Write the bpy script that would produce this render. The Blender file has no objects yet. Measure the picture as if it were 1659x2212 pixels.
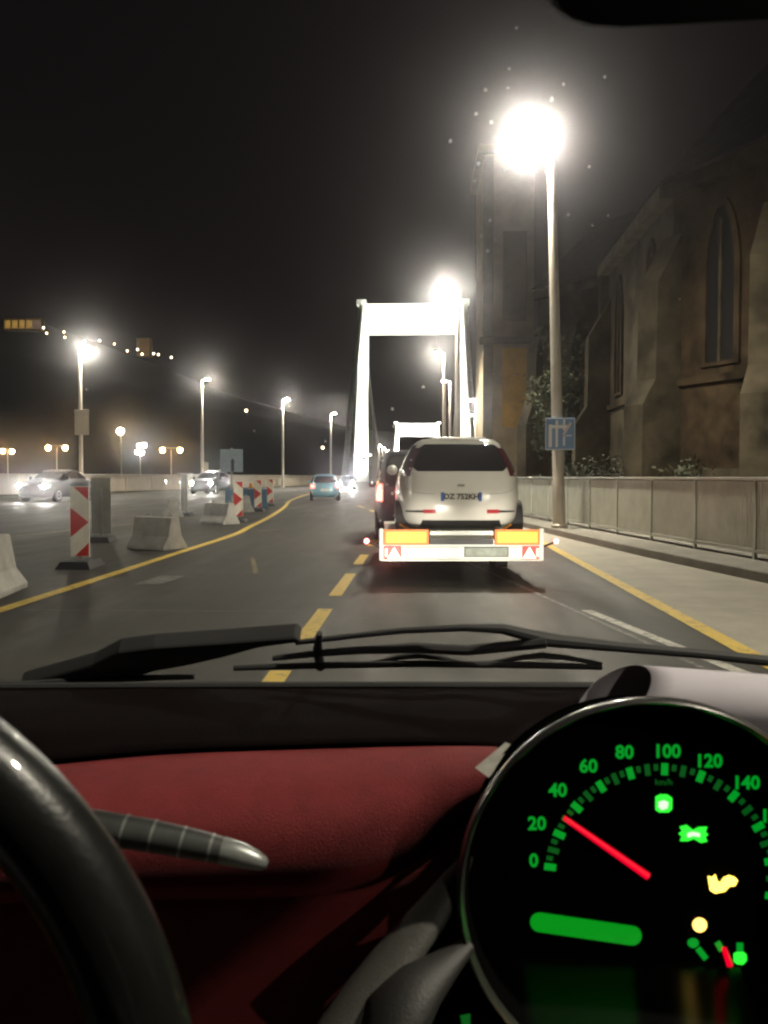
import bpy, bmesh, math, random
from mathutils import Vector, Matrix

random.seed(11)
scene = bpy.context.scene
COL = scene.collection
R = math.radians

# ------------------------------------------------------------------ camera
EYE = Vector((0.0, 0.0, 1.35))
YAW, PITCH = R(2.245), R(-2.146)
FPX, CX, CY = 2028.0, 829.5, 1106.0          # focal length and centre in measuring pixels
cam_d = bpy.data.cameras.new('camera')
cam = bpy.data.objects.new('camera', cam_d)
COL.objects.link(cam)
cam.location = EYE
cam.rotation_euler = (math.pi / 2 + PITCH, 0, YAW)
cam_d.sensor_fit = 'VERTICAL'
cam_d.sensor_height = 24.0
cam_d.lens = 24.0 * FPX / 2212.0
cam_d.clip_start = 0.02
cam_d.clip_end = 6000
cam_d.dof.use_dof = True
cam_d.dof.focus_distance = 3.0
cam_d.dof.aperture_fstop = 11.0
scene.camera = cam
FWD = Vector((-math.sin(YAW) * math.cos(PITCH), math.cos(YAW) * math.cos(PITCH), math.sin(PITCH)))
RGT = Vector((math.cos(YAW), math.sin(YAW), 0))
UPV = RGT.cross(FWD)


def P(px, py, d):
    """point of the place that was measured at px,py and stands d metres along the view axis"""
    return EYE + RGT * ((px - CX) / FPX * d) + UPV * ((CY - py) / FPX * d) + FWD * d


# ------------------------------------------------------------------ world: a city night sky
world = bpy.data.worlds.new('World')
scene.world = world
world.use_nodes = True
wn = world.node_tree
wn.nodes.clear()
w_out = wn.nodes.new('ShaderNodeOutputWorld')
w_bg = wn.nodes.new('ShaderNodeBackground')
w_sky = wn.nodes.new('ShaderNodeTexSky')
w_sky.sky_type = 'NISHITA'
w_sky.sun_disc = False
w_sky.sun_elevation = R(2.0)
w_sky.sun_rotation = R(200)
w_mix = wn.nodes.new('ShaderNodeMix')
w_mix.data_type = 'RGBA'
w_mix.inputs[0].default_value = 0.98
w_mix.inputs[7].default_value = (1.0, 0.74, 0.80, 1)       # sodium and mercury light thrown back by the low cloud
wn.links.new(w_sky.outputs[0], w_mix.inputs[6])
wn.links.new(w_mix.outputs[2], w_bg.inputs[0])
w_bg.inputs[1].default_value = 0.0042
wn.links.new(w_bg.outputs[0], w_out.inputs[0])

# ------------------------------------------------------------------ film
scene.view_settings.view_transform = 'Standard'
scene.view_settings.look = 'None'
scene.view_settings.exposure = 0.0
scene.view_settings.gamma = 1.0
cy = scene.cycles
cy.max_bounces = 8
cy.diffuse_bounces = 2
cy.glossy_bounces = 3
cy.transmission_bounces = 6
cy.transparent_max_bounces = 12
cy.volume_bounces = 0
cy.sample_clamp_indirect = 8.0
cy.caustics_reflective = False
cy.caustics_refractive = False
cy.use_denoising = True
cy.filter_width = 2.2
try:
    cy.denoiser = 'OPENIMAGEDENOISE'
except Exception:
    pass

# ------------------------------------------------------------------ helpers


def lerp(tab, x):
    if x <= tab[0][0]:
        return tab[0][1]
    for (x0, y0), (x1, y1) in zip(tab, tab[1:]):
        if x <= x1:
            t = (x - x0) / (x1 - x0)
            return y0 + (y1 - y0) * t
    return tab[-1][1]


def slerp(tab, x):
    """Catmull-Rom through the table"""
    if x <= tab[0][0]:
        return tab[0][1]
    if x >= tab[-1][0]:
        return tab[-1][1]
    for i in range(len(tab) - 1):
        if x <= tab[i + 1][0]:
            break
    x0, y0 = tab[i]
    x1, y1 = tab[i + 1]
    h = x1 - x0
    m0 = (y1 - tab[i - 1][1]) / (x1 - tab[i - 1][0]) if i > 0 else (y1 - y0) / h
    m1 = (tab[i + 2][1] - y0) / (tab[i + 2][0] - x0) if i + 2 < len(tab) else (y1 - y0) / h
    t = (x - x0) / h
    return ((2 * t**3 - 3 * t**2 + 1) * y0 + (t**3 - 2 * t**2 + t) * h * m0
            + (-2 * t**3 + 3 * t**2) * y1 + (t**3 - t**2) * h * m1)


def root_loc(o):
    p = Vector((0, 0, 0))
    while o is not None:
        p = p + o.location
        o = o.parent
    return p


def tag(o, label=None, cat=None, group=None, kind=None):
    if label:
        o['label'] = label
    if cat:
        o['category'] = cat
    if group:
        o['group'] = group
    if kind:
        o['kind'] = kind
    return o


def thing(name, label, cat, loc=(0, 0, 0), rz=0.0, group=None):
    o = bpy.data.objects.new(name, None)
    o.empty_display_size = 0.3
    COL.objects.link(o)
    o.location = loc
    o.rotation_euler = (0, 0, rz)
    return tag(o, label, cat, group)


class MB:
    def __init__(self):
        self.v, self.f = [], []

    def add(self, vs, fs):
        b = len(self.v)
        self.v += [Vector(p) for p in vs]
        self.f += [tuple(i + b for i in q) for q in fs]
        return self

    def box(self, c, s, rz=0.0, M=None):
        x, y, z = s[0] / 2, s[1] / 2, s[2] / 2
        vs = [Vector((a, b, d)) for a in (-x, x) for b in (-y, y) for d in (-z, z)]
        m = M if M is not None else Matrix.Rotation(rz, 3, 'Z')
        c = Vector(c)
        self.add([c + m @ p for p in vs],
                 [(0, 1, 3, 2), (4, 6, 7, 5), (0, 4, 5, 1), (2, 3, 7, 6), (0, 2, 6, 4), (1, 5, 7, 3)])
        return self

    def tube(self, path, rad, n=12, caps=True, flat=None):
        path = [Vector(p) for p in path]
        if not isinstance(rad, (list, tuple)):
            rad = [rad] * len(path)
        rings = []
        ref = None
        for i, p in enumerate(path):
            a = path[max(0, i - 1)]
            b = path[min(len(path) - 1, i + 1)]
            t = (b - a).normalized()
            if ref is None:
                ref = Vector((0, 0, 1)) if abs(t.z) < 0.9 else Vector((1, 0, 0))
            u = (ref - t * ref.dot(t)).normalized()
            ref = u
            w = t.cross(u)
            fl = flat or 1.0
            rings.append([p + u * (math.cos(k * 2 * math.pi / n) * rad[i] * fl) + w * (math.sin(k * 2 * math.pi / n) * rad[i]) for k in range(n)])
        vs = [q for r_ in rings for q in r_]
        fs = []
        for i in range(len(rings) - 1):
            for k in range(n):
                k2 = (k + 1) % n
                fs.append((i * n + k, i * n + k2, (i + 1) * n + k2, (i + 1) * n + k))
        if caps:
            fs.append(tuple(range(n - 1, -1, -1)))
            fs.append(tuple(range((len(rings) - 1) * n, len(rings) * n)))
        return self.add(vs, fs)

    def lathe(self, prof, c=(0, 0, 0), n=20, M=None):
        c = Vector(c)
        m = M if M is not None else Matrix.Identity(3)
        vs, fs = [], []
        for r_, z in prof:
            for k in range(n):
                a = 2 * math.pi * k / n
                vs.append(c + m @ Vector((r_ * math.cos(a), r_ * math.sin(a), z)))
        for i in range(len(prof) - 1):
            for k in range(n):
                k2 = (k + 1) % n
                fs.append((i * n + k, i * n + k2, (i + 1) * n + k2, (i + 1) * n + k))
        fs.append(tuple(range(n - 1, -1, -1)))
        fs.append(tuple(range((len(prof) - 1) * n, len(prof) * n)))
        return self.add(vs, fs)

    def loft(self, rings, closed=True, caps=True):
        n = len(rings[0])
        vs = [p for r_ in rings for p in r_]
        fs = []
        for i in range(len(rings) - 1):
            for k in range(n if closed else n - 1):
                k2 = (k + 1) % n
                fs.append((i * n + k, i * n + k2, (i + 1) * n + k2, (i + 1) * n + k))
        if caps and closed:
            fs.append(tuple(range(n - 1, -1, -1)))
            fs.append(tuple(range((len(rings) - 1) * n, len(rings) * n)))
        return self.add(vs, fs)

    def prism(self, pts, ext):
        """polygon of 3-D points pushed along the vector ext"""
        pts = [Vector(p) for p in pts]
        e = Vector(ext)
        n = len(pts)
        return self.add(pts + [p + e for p in pts],
                        [tuple(range(n)), tuple(range(2 * n - 1, n - 1, -1))]
                        + [(k, k + n, (k + 1) % n + n, (k + 1) % n) for k in range(n)])

    def grid(self, fn, nu, nv):
        vs = [fn(i / nu, j / nv) for j in range(nv + 1) for i in range(nu + 1)]
        fs = [(j * (nu + 1) + i, j * (nu + 1) + i + 1, (j + 1) * (nu + 1) + i + 1, (j + 1) * (nu + 1) + i)
              for j in range(nv) for i in range(nu)]
        return self.add(vs, fs)

    def shell(self, fn, nu, nv, off):
        """closed sheet between fn and fn + off"""
        off = Vector(off)
        a = [Vector(fn(i / nu, j / nv)) for j in range(nv + 1) for i in range(nu + 1)]
        N = len(a)
        W = nu + 1
        fs = []
        for j in range(nv):
            for i in range(nu):
                q = (j * W + i, j * W + i + 1, (j + 1) * W + i + 1, (j + 1) * W + i)
                fs.append(q)
                fs.append(tuple(k + N for k in reversed(q)))
        border = [i for i in range(W)] + [j * W + nu for j in range(1, nv + 1)] + \
                 [nv * W + i for i in range(nu - 1, -1, -1)] + [j * W for j in range(nv - 1, 0, -1)]
        for k in range(len(border)):
            p, q = border[k], border[(k + 1) % len(border)]
            fs.append((q, p, p + N, q + N))
        return self.add(a + [p + off for p in a], fs)

    def build(self, name, m, parent=None, smooth=False, world=False, kind=None, bevel=0.0, recalc=True):
        o0 = root_loc(parent) if (world and parent is not None) else Vector((0, 0, 0))
        me = bpy.data.meshes.new(name)
        me.from_pydata([tuple(p - o0) for p in self.v], [], self.f)
        bm = bmesh.new()
        bm.from_mesh(me)
        if bevel > 0:
            ed = [e for e in bm.edges if len(e.link_faces) == 2 and e.calc_face_angle(0) > 0.6]
            try:
                bmesh.ops.bevel(bm, geom=ed, offset=bevel, segments=2, profile=0.6, affect='EDGES', clamp_overlap=True)
            except Exception:
                pass
        if recalc:
            bmesh.ops.recalc_face_normals(bm, faces=bm.faces)
        bm.to_mesh(me)
        bm.free()
        if smooth:
            if smooth == 'all':
                for p in me.polygons:
                    p.use_smooth = True
            else:
                me.shade_smooth() if hasattr(me, 'shade_smooth') else None
                try:
                    me.set_sharp_from_angle(angle=R(40))
                except Exception:
                    pass
        me.materials.append(m)
        o = bpy.data.objects.new(name, me)
        COL.objects.link(o)
        o.parent = parent
        if kind:
            o['kind'] = kind
        return o


def copy_tree(o, parent=None):
    c = o.copy()
    COL.objects.link(c)
    c.parent = parent
    for ch in list(o.children):
        copy_tree(ch, c)
    return c


MATS = {}


def mat(name, col, rough=0.6, metal=0.0, spec=0.5, var=0.0, vscale=6.0, bump=0.0, bscale=60.0, coat=0.0, rvar=0.0):
    if name in MATS:
        return MATS[name]
    m = bpy.data.materials.new(name)
    m.use_nodes = True
    nt = m.node_tree
    b = nt.nodes['Principled BSDF']
    b.inputs['Base Color'].default_value = (*col, 1)
    b.inputs['Roughness'].default_value = rough
    b.inputs['Metallic'].default_value = metal
    b.inputs['Specular IOR Level'].default_value = spec
    b.inputs['Coat Weight'].default_value = coat
    if var > 0 or bump > 0 or rvar > 0:
        tc = nt.nodes.new('ShaderNodeTexCoord')
        n1 = nt.nodes.new('ShaderNodeTexNoise')
        n1.inputs['Scale'].default_value = vscale
        n1.inputs['Detail'].default_value = 6
        n1.inputs['Roughness'].default_value = 0.65
        nt.links.new(tc.outputs['Object'], n1.inputs['Vector'])
        if var > 0:
            ramp = nt.nodes.new('ShaderNodeValToRGB')
            ramp.color_ramp.elements[0].position = 0.3
            ramp.color_ramp.elements[1].position = 0.72
            ramp.color_ramp.elements[0].color = (*[c * (1 - var) for c in col], 1)
            ramp.color_ramp.elements[1].color = (*[min(1, c * (1 + var)) for c in col], 1)
            nt.links.new(n1.outputs['Fac'], ramp.inputs['Fac'])
            nt.links.new(ramp.outputs['Color'], b.inputs['Base Color'])
        if rvar > 0:
            mr = nt.nodes.new('ShaderNodeMapRange')
            mr.inputs[1].default_value = 0.3
            mr.inputs[2].default_value = 0.7
            mr.inputs[3].default_value = max(0.03, rough - rvar)
            mr.inputs[4].default_value = min(1, rough + rvar)
            nt.links.new(n1.outputs['Fac'], mr.inputs[0])
            nt.links.new(mr.outputs[0], b.inputs['Roughness'])
        if bump > 0:
            n2 = nt.nodes.new('ShaderNodeTexNoise')
            n2.inputs['Scale'].default_value = bscale
            n2.inputs['Detail'].default_value = 4
            nt.links.new(tc.outputs['Object'], n2.inputs['Vector'])
            bp = nt.nodes.new('ShaderNodeBump')
            bp.inputs['Strength'].default_value = bump
            bp.inputs['Distance'].default_value = 0.01
            nt.links.new(n2.outputs['Fac'], bp.inputs['Height'])
            nt.links.new(bp.outputs['Normal'], b.inputs['Normal'])
    MATS[name] = m
    return m


def emit(name, col, strength, sampled=True, base=(0.1, 0.1, 0.1)):
    if name in MATS:
        return MATS[name]
    m = bpy.data.materials.new(name)
    m.use_nodes = True
    b = m.node_tree.nodes['Principled BSDF']
    b.inputs['Base Color'].default_value = (*base, 1)
    b.inputs['Emission Color'].default_value = (*col, 1)
    b.inputs['Emission Strength'].default_value = strength
    b.inputs['Roughness'].default_value = 0.4
    m.cycles.emission_sampling = 'FRONT' if sampled else 'NONE'
    MATS[name] = m
    return m


def text(s, size, m, parent, origin, xdir, ydir, name='lettering', depth=0.0005, bold=0.0, world=True):
    cu = bpy.data.curves.new('t', 'FONT')
    cu.body = s
    cu.size = size
    cu.align_x = 'CENTER'
    cu.align_y = 'CENTER'
    cu.extrude = depth
    cu.offset = bold
    cu.resolution_u = 3
    tmp = bpy.data.objects.new('t', cu)
    COL.objects.link(tmp)
    bpy.context.view_layer.update()
    dg = bpy.context.evaluated_depsgraph_get()
    me = bpy.data.meshes.new_from_object(tmp.evaluated_get(dg))
    bpy.data.objects.remove(tmp)
    bpy.data.curves.remove(cu)
    x, y = Vector(xdir).normalized(), Vector(ydir).normalized()
    z = x.cross(y)
    org = Vector(origin) - (root_loc(parent) if world and parent else Vector((0, 0, 0)))
    M = Matrix(((x.x, y.x, z.x, org.x), (x.y, y.y, z.y, org.y), (x.z, y.z, z.z, org.z), (0, 0, 0, 1)))
    me.transform(M)
    me.name = name
    me.materials.clear()
    me.materials.append(m)
    o = bpy.data.objects.new(name, me)
    COL.objects.link(o)
    o.parent = parent
    return o


# ------------------------------------------------------------------ materials
def asphalt_material(name, c0, c1, rough, wet=0.0):
    m = bpy.data.materials.new(name)
    m.use_nodes = True
    nt = m.node_tree
    b = nt.nodes['Principled BSDF']
    tc = nt.nodes.new('ShaderNodeTexCoord')
    big = nt.nodes.new('ShaderNodeTexNoise')
    mp = nt.nodes.new('ShaderNodeMapping')
    mp.inputs['Scale'].default_value = (0.9, 0.12, 1)
    mp.inputs['Rotation'].default_value = (0, 0, R(-5))
    nt.links.new(tc.outputs['Object'], mp.inputs['Vector'])
    nt.links.new(mp.outputs[0], big.inputs['Vector'])
    big.inputs['Scale'].default_value = 1.3
    big.inputs['Detail'].default_value = 7
    big.inputs['Roughness'].default_value = 0.6
    fine = nt.nodes.new('ShaderNodeTexNoise')
    fine.inputs['Scale'].default_value = 55
    fine.inputs['Detail'].default_value = 5
    fine.inputs['Roughness'].default_value = 0.75
    nt.links.new(tc.outputs['Object'], fine.inputs['Vector'])
    add = nt.nodes.new('ShaderNodeMath')
    add.operation = 'MULTIPLY_ADD'
    add.inputs[1].default_value = 0.55
    nt.links.new(fine.outputs['Fac'], add.inputs[0])
    mul = nt.nodes.new('ShaderNodeMath')
    mul.operation = 'MULTIPLY'
    mul.inputs[1].default_value = 0.5
    nt.links.new(big.outputs['Fac'], mul.inputs[0])
    nt.links.new(mul.outputs[0], add.inputs[2])
    ramp = nt.nodes.new('ShaderNodeValToRGB')
    ramp.color_ramp.elements[0].position = 0.40
    ramp.color_ramp.elements[1].position = 0.63
    ramp.color_ramp.elements[0].color = (*c0, 1)
    ramp.color_ramp.elements[1].color = (*c1, 1)
    blot = nt.nodes.new('ShaderNodeTexNoise')
    blot.inputs['Scale'].default_value = 1.7
    blot.inputs['Detail'].default_value = 9
    blot.inputs['Roughness'].default_value = 0.7
    nt.links.new(tc.outputs['Object'], blot.inputs['Vector'])
    add2 = nt.nodes.new('ShaderNodeMath')
    add2.operation = 'MULTIPLY_ADD'
    add2.inputs[1].default_value = 0.55
    nt.links.new(blot.outputs['Fac'], add2.inputs[0])
    sub = nt.nodes.new('ShaderNodeMath')
    sub.operation = 'SUBTRACT'
    sub.inputs[1].default_value = 0.275
    nt.links.new(add.outputs[0], sub.inputs[0])
    nt.links.new(sub.outputs[0], add2.inputs[2])
    nt.links.new(add2.outputs[0], ramp.inputs['Fac'])
    nt.links.new(ramp.outputs['Color'], b.inputs['Base Color'])
    mr = nt.nodes.new('ShaderNodeMapRange')
    mr.inputs[1].default_value = 0.35
    mr.inputs[2].default_value = 0.65
    mr.inputs[3].default_value = rough - 0.12 - wet
    mr.inputs[4].default_value = rough + 0.1
    nt.links.new(big.outputs['Fac'], mr.inputs[0])
    nt.links.new(mr.outputs[0], b.inputs['Roughness'])
    bp = nt.nodes.new('ShaderNodeBump')
    b.inputs['Specular IOR Level'].default_value = 0.30
    bp.inputs['Strength'].default_value = 0.5
    bp.inputs['Distance'].default_value = 0.008
    nt.links.new(fine.outputs['Fac'], bp.inputs['Height'])
    nt.links.new(bp.outputs['Normal'], b.inputs['Normal'])
    return m


def paint_material(name, col, wear, under=(0.06, 0.057, 0.05)):
    m = bpy.data.materials.new(name)
    m.use_nodes = True
    nt = m.node_tree
    b = nt.nodes['Principled BSDF']
    tc = nt.nodes.new('ShaderNodeTexCoord')
    n = nt.nodes.new('ShaderNodeTexNoise')
    n.inputs['Scale'].default_value = 9
    n.inputs['Detail'].default_value = 8
    n.inputs['Roughness'].default_value = 0.75
    nt.links.new(tc.outputs['Object'], n.inputs['Vector'])
    ramp = nt.nodes.new('ShaderNodeValToRGB')
    ramp.color_ramp.elements[0].position = wear
    ramp.color_ramp.elements[1].position = wear + 0.14
    ramp.color_ramp.elements[0].color = (*under, 1)
    ramp.color_ramp.elements[1].color = (*col, 1)
    nt.links.new(n.outputs['Fac'], ramp.inputs['Fac'])
    nt.links.new(ramp.outputs['Color'], b.inputs['Base Color'])
    b.inputs['Roughness'].default_value = 0.6
    return m


M_ASPH = asphalt_material('asphalt', (0.017, 0.016, 0.013), (0.050, 0.047, 0.038), 0.66, 0.06)
M_PAVE = asphalt_material('pale_paving', (0.16, 0.15, 0.125), (0.26, 0.245, 0.21), 0.8)
M_SHOULD = asphalt_material('pale_shoulder_asphalt', (0.24, 0.222, 0.178), (0.38, 0.355, 0.29), 0.7)
M_KERB = mat('kerb_stone', (0.20, 0.185, 0.155), 0.8, var=0.3, vscale=2.0, bump=0.3)
M_YEL = paint_material('yellow_road_paint', (0.62, 0.43, 0.06), 0.34)
M_YELW = paint_material('worn_yellow_road_paint', (0.40, 0.30, 0.08), 0.46)
M_WHT = paint_material('white_road_paint', (0.5, 0.48, 0.42), 0.38)
M_WHTW = paint_material('worn_white_road_paint', (0.3, 0.29, 0.25), 0.48)
M_GROUND = mat('dark_ground', (0.035, 0.032, 0.026), 0.95, var=0.4, vscale=0.2)
M_HILL = mat('hill_wood', (0.008, 0.008, 0.005), 1.0, var=0.4, vscale=0.02)
M_STEEL = mat('galvanised_steel', (0.42, 0.42, 0.38), 0.45, 0.6, var=0.25, vscale=3)
M_RAIL = mat('railing_paint', (0.50, 0.51, 0.43), 0.45, 0.2, var=0.2, vscale=2)
M_RAILL = mat('beige_railing_paint', (0.52, 0.46, 0.36), 0.55, 0.0, var=0.15, vscale=1)
M_POLE = mat('lamp_pole_paint', (0.50, 0.46, 0.39), 0.5, 0.1, var=0.15, vscale=2)
M_CONC = mat('barrier_concrete', (0.42, 0.41, 0.37), 0.85, var=0.3, vscale=4, bump=0.4, bscale=30)
M_BRIDGE = mat('white_bridge_paint', (0.80, 0.81, 0.74), 0.5, var=0.06, vscale=0.3)
M_CABLE = mat('bridge_cable', (0.55, 0.56, 0.50), 0.5, var=0.2, vscale=1)
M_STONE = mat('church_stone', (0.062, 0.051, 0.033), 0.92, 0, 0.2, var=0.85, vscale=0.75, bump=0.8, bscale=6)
M_STONE2 = mat('shaded_rubble_stone', (0.050, 0.034, 0.019), 0.95, 0, 0.2, var=0.95, vscale=0.85, bump=1.0, bscale=5)  # darker copy of the church stone, for walls away from the lamp
M_OCHRE = mat('ochre_plaster', (0.55, 0.34, 0.07), 0.9, var=0.3, vscale=0.7)
M_TRIM = mat('pale_stone_trim', (0.15, 0.132, 0.095), 0.85, 0, 0.2, var=0.35, vscale=1.5)
M_ROOF = mat('dark_roof_tile', (0.07, 0.055, 0.045), 0.85, var=0.4, vscale=2)
M_DGLASS = mat('dark_window_glass', (0.012, 0.012, 0.014), 0.12, 0, 0.5)
M_LEAD = mat('leaded_church_glass', (0.012, 0.011, 0.012), 0.55, 0, 0.3, var=0.4, vscale=8)
M_BARK = mat('bark', (0.07, 0.055, 0.04), 0.95, var=0.4, vscale=6, bump=0.6, bscale=20)
M_LEAF = mat('leaf', (0.032, 0.038, 0.014), 0.7, var=0.5, vscale=1.2)
M_BLUE = mat('sign_blue', (0.13, 0.26, 0.48), 0.45, var=0.15, vscale=5)
M_PALEB = mat('pale_blue_sign', (0.30, 0.40, 0.46), 0.5, var=0.12, vscale=5)
M_SIGNW = mat('sign_white', (0.72, 0.72, 0.70), 0.5)
M_SIGNP = mat('sign_pink', (0.62, 0.50, 0.50), 0.5)
M_DARK = mat('dark_metal', (0.03, 0.03, 0.032), 0.5, 0.3)
M_RED = mat('reflective_red', (0.55, 0.025, 0.02), 0.5, var=0.15, vscale=8)
M_BWHITE = mat('reflective_white', (0.78, 0.74, 0.62), 0.5, var=0.1, vscale=8)
M_GREYP = mat('grey_board_back', (0.36, 0.36, 0.32), 0.6, var=0.2, vscale=4)
M_RUBBER = mat('black_rubber', (0.012, 0.012, 0.012), 0.75, var=0.3, vscale=10)
M_CARW = mat('white_car_paint', (0.84, 0.825, 0.75), 0.22, 0, 0.5, var=0.05, vscale=1.5, coat=0.5)
M_TEAL = mat('teal_car_paint', (0.20, 0.50, 0.60), 0.3, 0.2, 0.5, coat=0.4)
M_NAVY = mat('dark_car_paint', (0.014, 0.015, 0.019), 0.3, 0.1, 0.4, coat=0.2)
M_GREYC = mat('grey_car_paint', (0.035, 0.04, 0.04), 0.3, 0.3, 0.5, coat=0.4)
M_BLKP = mat('black_car_plastic', (0.018, 0.018, 0.017), 0.5)
M_TAILOFF = mat('unlit_tail_lens', (0.10, 0.008, 0.012), 0.2, coat=0.5)
M_REFL = mat('red_reflector', (0.5, 0.03, 0.04), 0.25)
M_PLATE = mat('plate_white', (0.74, 0.74, 0.66), 0.45)
M_PLATEB = mat('plate_blue', (0.03, 0.12, 0.45), 0.45)
M_INK = mat('plate_ink', (0.02, 0.02, 0.02), 0.6)
M_ORANGE = mat('orange_marker_border', (0.85, 0.22, 0.02), 0.5)
M_YMARK = mat('yellow_marker_field', (0.90, 0.62, 0.06), 0.5, var=0.08, vscale=6)
M_TGALV = mat('trailer_galvanised', (0.66, 0.68, 0.62), 0.4, 0.35, var=0.15, vscale=6)
M_ALU = mat('trailer_board_white', (0.72, 0.74, 0.68), 0.42, 0.0, var=0.06, vscale=4)
M_BLUEBOX = mat('blue_barrier_plastic', (0.03, 0.11, 0.20), 0.5, var=0.2, vscale=4)
M_AMBER = mat('amber_plastic', (0.55, 0.22, 0.02), 0.4)
# inside the car
M_DASHK = mat('black_dash_plastic', (0.0035, 0.0022, 0.0022), 0.9, 0, 0.03, var=0.2, vscale=30, bump=0.25, bscale=600)
M_DASHR = mat('red_dash_cloth', (0.118, 0.0135, 0.0145), 0.85, 0, 0.25, var=0.18, vscale=40, bump=0.35, bscale=900)
M_LEATHER = mat('black_leather', (0.005, 0.0053, 0.005), 0.34, 0, 0.22, var=0.25, vscale=60, bump=0.06, bscale=420, coat=0.35)
M_THREAD = mat('orange_reflection_thread', (0.42, 0.17, 0.035), 0.8)  # thread coloured orange for the reflection along the inner rim
M_GREYTR = mat('grey_trim_plastic', (0.036, 0.0345, 0.030), 0.6, var=0.15, vscale=40, bump=0.2, bscale=700)
M_SILVER = mat('silver_plastic', (0.36, 0.38, 0.36), 0.35, 0.4, var=0.15, vscale=60)
M_DGREY = mat('dark_grey_plastic', (0.075, 0.08, 0.075), 0.4, 0.1, var=0.2, vscale=60)
M_BEZEL = mat('bezel_metal', (0.15, 0.145, 0.14), 0.25, 0.9)
M_FACE = mat('gauge_black', (0.0015, 0.0015, 0.0015), 0.9, 0, 0.0)
M_GLOSSK = mat('glossy_black', (0.002, 0.002, 0.002), 0.24, 0, 0.22)
M_PAPER = mat('white_paper', (0.36, 0.335, 0.365), 0.8, var=0.05, vscale=10)
M_PAPERIN = M_PAPER
M_GREEN = emit('gauge_green', (0.0, 1.0, 0.06), 0.30, False, (0.0, 0.02, 0.0))
M_GREEND = emit('gauge_green_dim', (0.02, 1.0, 0.10), 0.075, False, (0.0, 0.02, 0.0))
M_GREENB = emit('gauge_green_bright', (0.03, 1.0, 0.04), 1.3, False, (0.0, 0.02, 0.0))
M_GREENW = emit('gauge_green_white', (0.55, 1.0, 0.5), 1.6, False, (0.0, 0.02, 0.0))
M_LCD = emit('gauge_display_green', (0.0, 1.0, 0.03), 0.27, False, (0.0, 0.02, 0.0))
M_NEEDLE = emit('needle_red', (1.0, 0.0, 0.025), 0.95, False, (0.1, 0.0, 0.0))
M_AMBERL = emit('telltale_amber', (1.0, 0.58, 0.12), 3.2, False)
M_AMBERY = emit('telltale_yellow', (1.0, 0.68, 0.10), 3.2, False)

LAMP_W = (1.0, 0.92, 0.75)
E_LAMP = emit('street_lamp_glow', LAMP_W, 4300.0)
E_QUAY = emit('orange_lamp_glow', (1.0, 0.60, 0.24), 90.0, False)
E_QUAYW = emit('white_quay_lamp_glow', (1.0, 0.97, 0.92), 120.0, False)
E_HILL = emit('hill_lamp_glow', (1.0, 0.78, 0.50), 9.0, False)
E_HEAD = emit('headlamp_glow', (1.0, 0.97, 0.88), 650.0)
E_TAIL = emit('tail_lamp_glow', (1.0, 0.08, 0.06), 14.0)
E_REFL = emit('reflector_glow', (1.0, 0.34, 0.24), 8.0)  # glow of a reflector caught by headlamps, not a lamp
E_SIDE = emit('side_marker_glow', (1.0, 0.16, 0.14), 14.0)
E_FLOOD = emit('floodlight_glow', (1.0, 1.0, 0.90), 400.0, False)
E_AMBW = emit('fortress_wall_glow', (1.0, 0.58, 0.12), 0.30, False)  # emission stands in for floodlight falling on the fortress wall

# ------------------------------------------------------------------ the lie of the land
KERB = [(-30, 10.5), (-5, 6.9), (5, 5.35), (11.85, 4.40), (15.6, 3.83), (20.3, 3.27), (27, 2.55), (33, 1.85), (40.8, 1.15),
        (60.8, 1.0), (78.8, 1.95), (98, 5.2), (122, 6.5), (170, 8.6), (230, 9.2), (700, 9.2)]
WALL = [(-30, -34), (20, -30.5), (40, -27), (59, -22.4), (77.7, -19.0), (97.7, -15.2), (119.7, -12.6), (150, -12.6), (230, -13.2), (700, -13.2)]


def kx(y):
    return slerp(KERB, y)


def wx(y):
    return slerp(WALL, y)


def gz(x, y=0):
    t = max(0.0, min(1.0, (-5.2 - x) / 7.0))
    return 0.25 * t * t * (3 - 2 * t)


YS = [-30 + 2.0 * i for i in range(25)] + [20 + 2.5 * i for i in range(41)] + [125 + 10 * i for i in range(58)]

g = MB()
g.grid(lambda u, v: (-3000 + 6000 * u, -200 + 5200 * v, -0.35), 24, 24)
tag(g.build('ground', M_GROUND), 'dark ground beyond the road and the bridge', None, None, 'structure')

rd = MB()
NX = 28
rows = []
for y in YS:
    a, b = wx(y) - 0.3, kx(y)
    rows.append([Vector((a + (b - a) * i / NX, y, gz(a + (b - a) * i / NX))) for i in range(NX + 1)])
rd.loft(rows, closed=False)
tag(rd.build('road', M_ASPH, recalc=True), 'dark asphalt carriageway leading on to the bridge', None, None, 'structure')


def strip(fx, y0, y1, w, z=0.004, step=0.6, fw=None):
    mb = MB()
    n = max(1, int((y1 - y0) / step))
    rows = []
    for i in range(n + 1):
        y = y0 + (y1 - y0) * i / n
        x = fx(y)
        ww = w if fw is None else fw(y)
        dx = (fx(y + 0.05) - fx(y - 0.05)) / 0.1
        k = math.sqrt(1 + dx * dx)
        rows.append([Vector((x - ww * k / 2, y, gz(x - ww / 2) + z)), Vector((x + ww * k / 2, y, gz(x + ww / 2) + z))])
    mb.loft(rows, closed=False)
    return mb


LY = [(-10, -4.25), (9.5, -4.25), (16.4, -4.30), (21.9, -4.36), (24.9, -4.59), (30.4, -5.0), (40.3, -5.92), (52, -7.2), (70, -8.2), (100, -8.6)]


def lyx(y):
    return slerp(LY, y)


def ryx(y):
    return min(2.50, kx(y) - 0.45) - max(0, y - 18) * 0.006


def cyx(y):
    return -0.97 - (0 if y < 22 else 0.0042 * (y - 22) ** 2)


def marking(name, mb, m, label):
    return tag(mb.build(name, m), label, None, None, 'structure')


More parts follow.
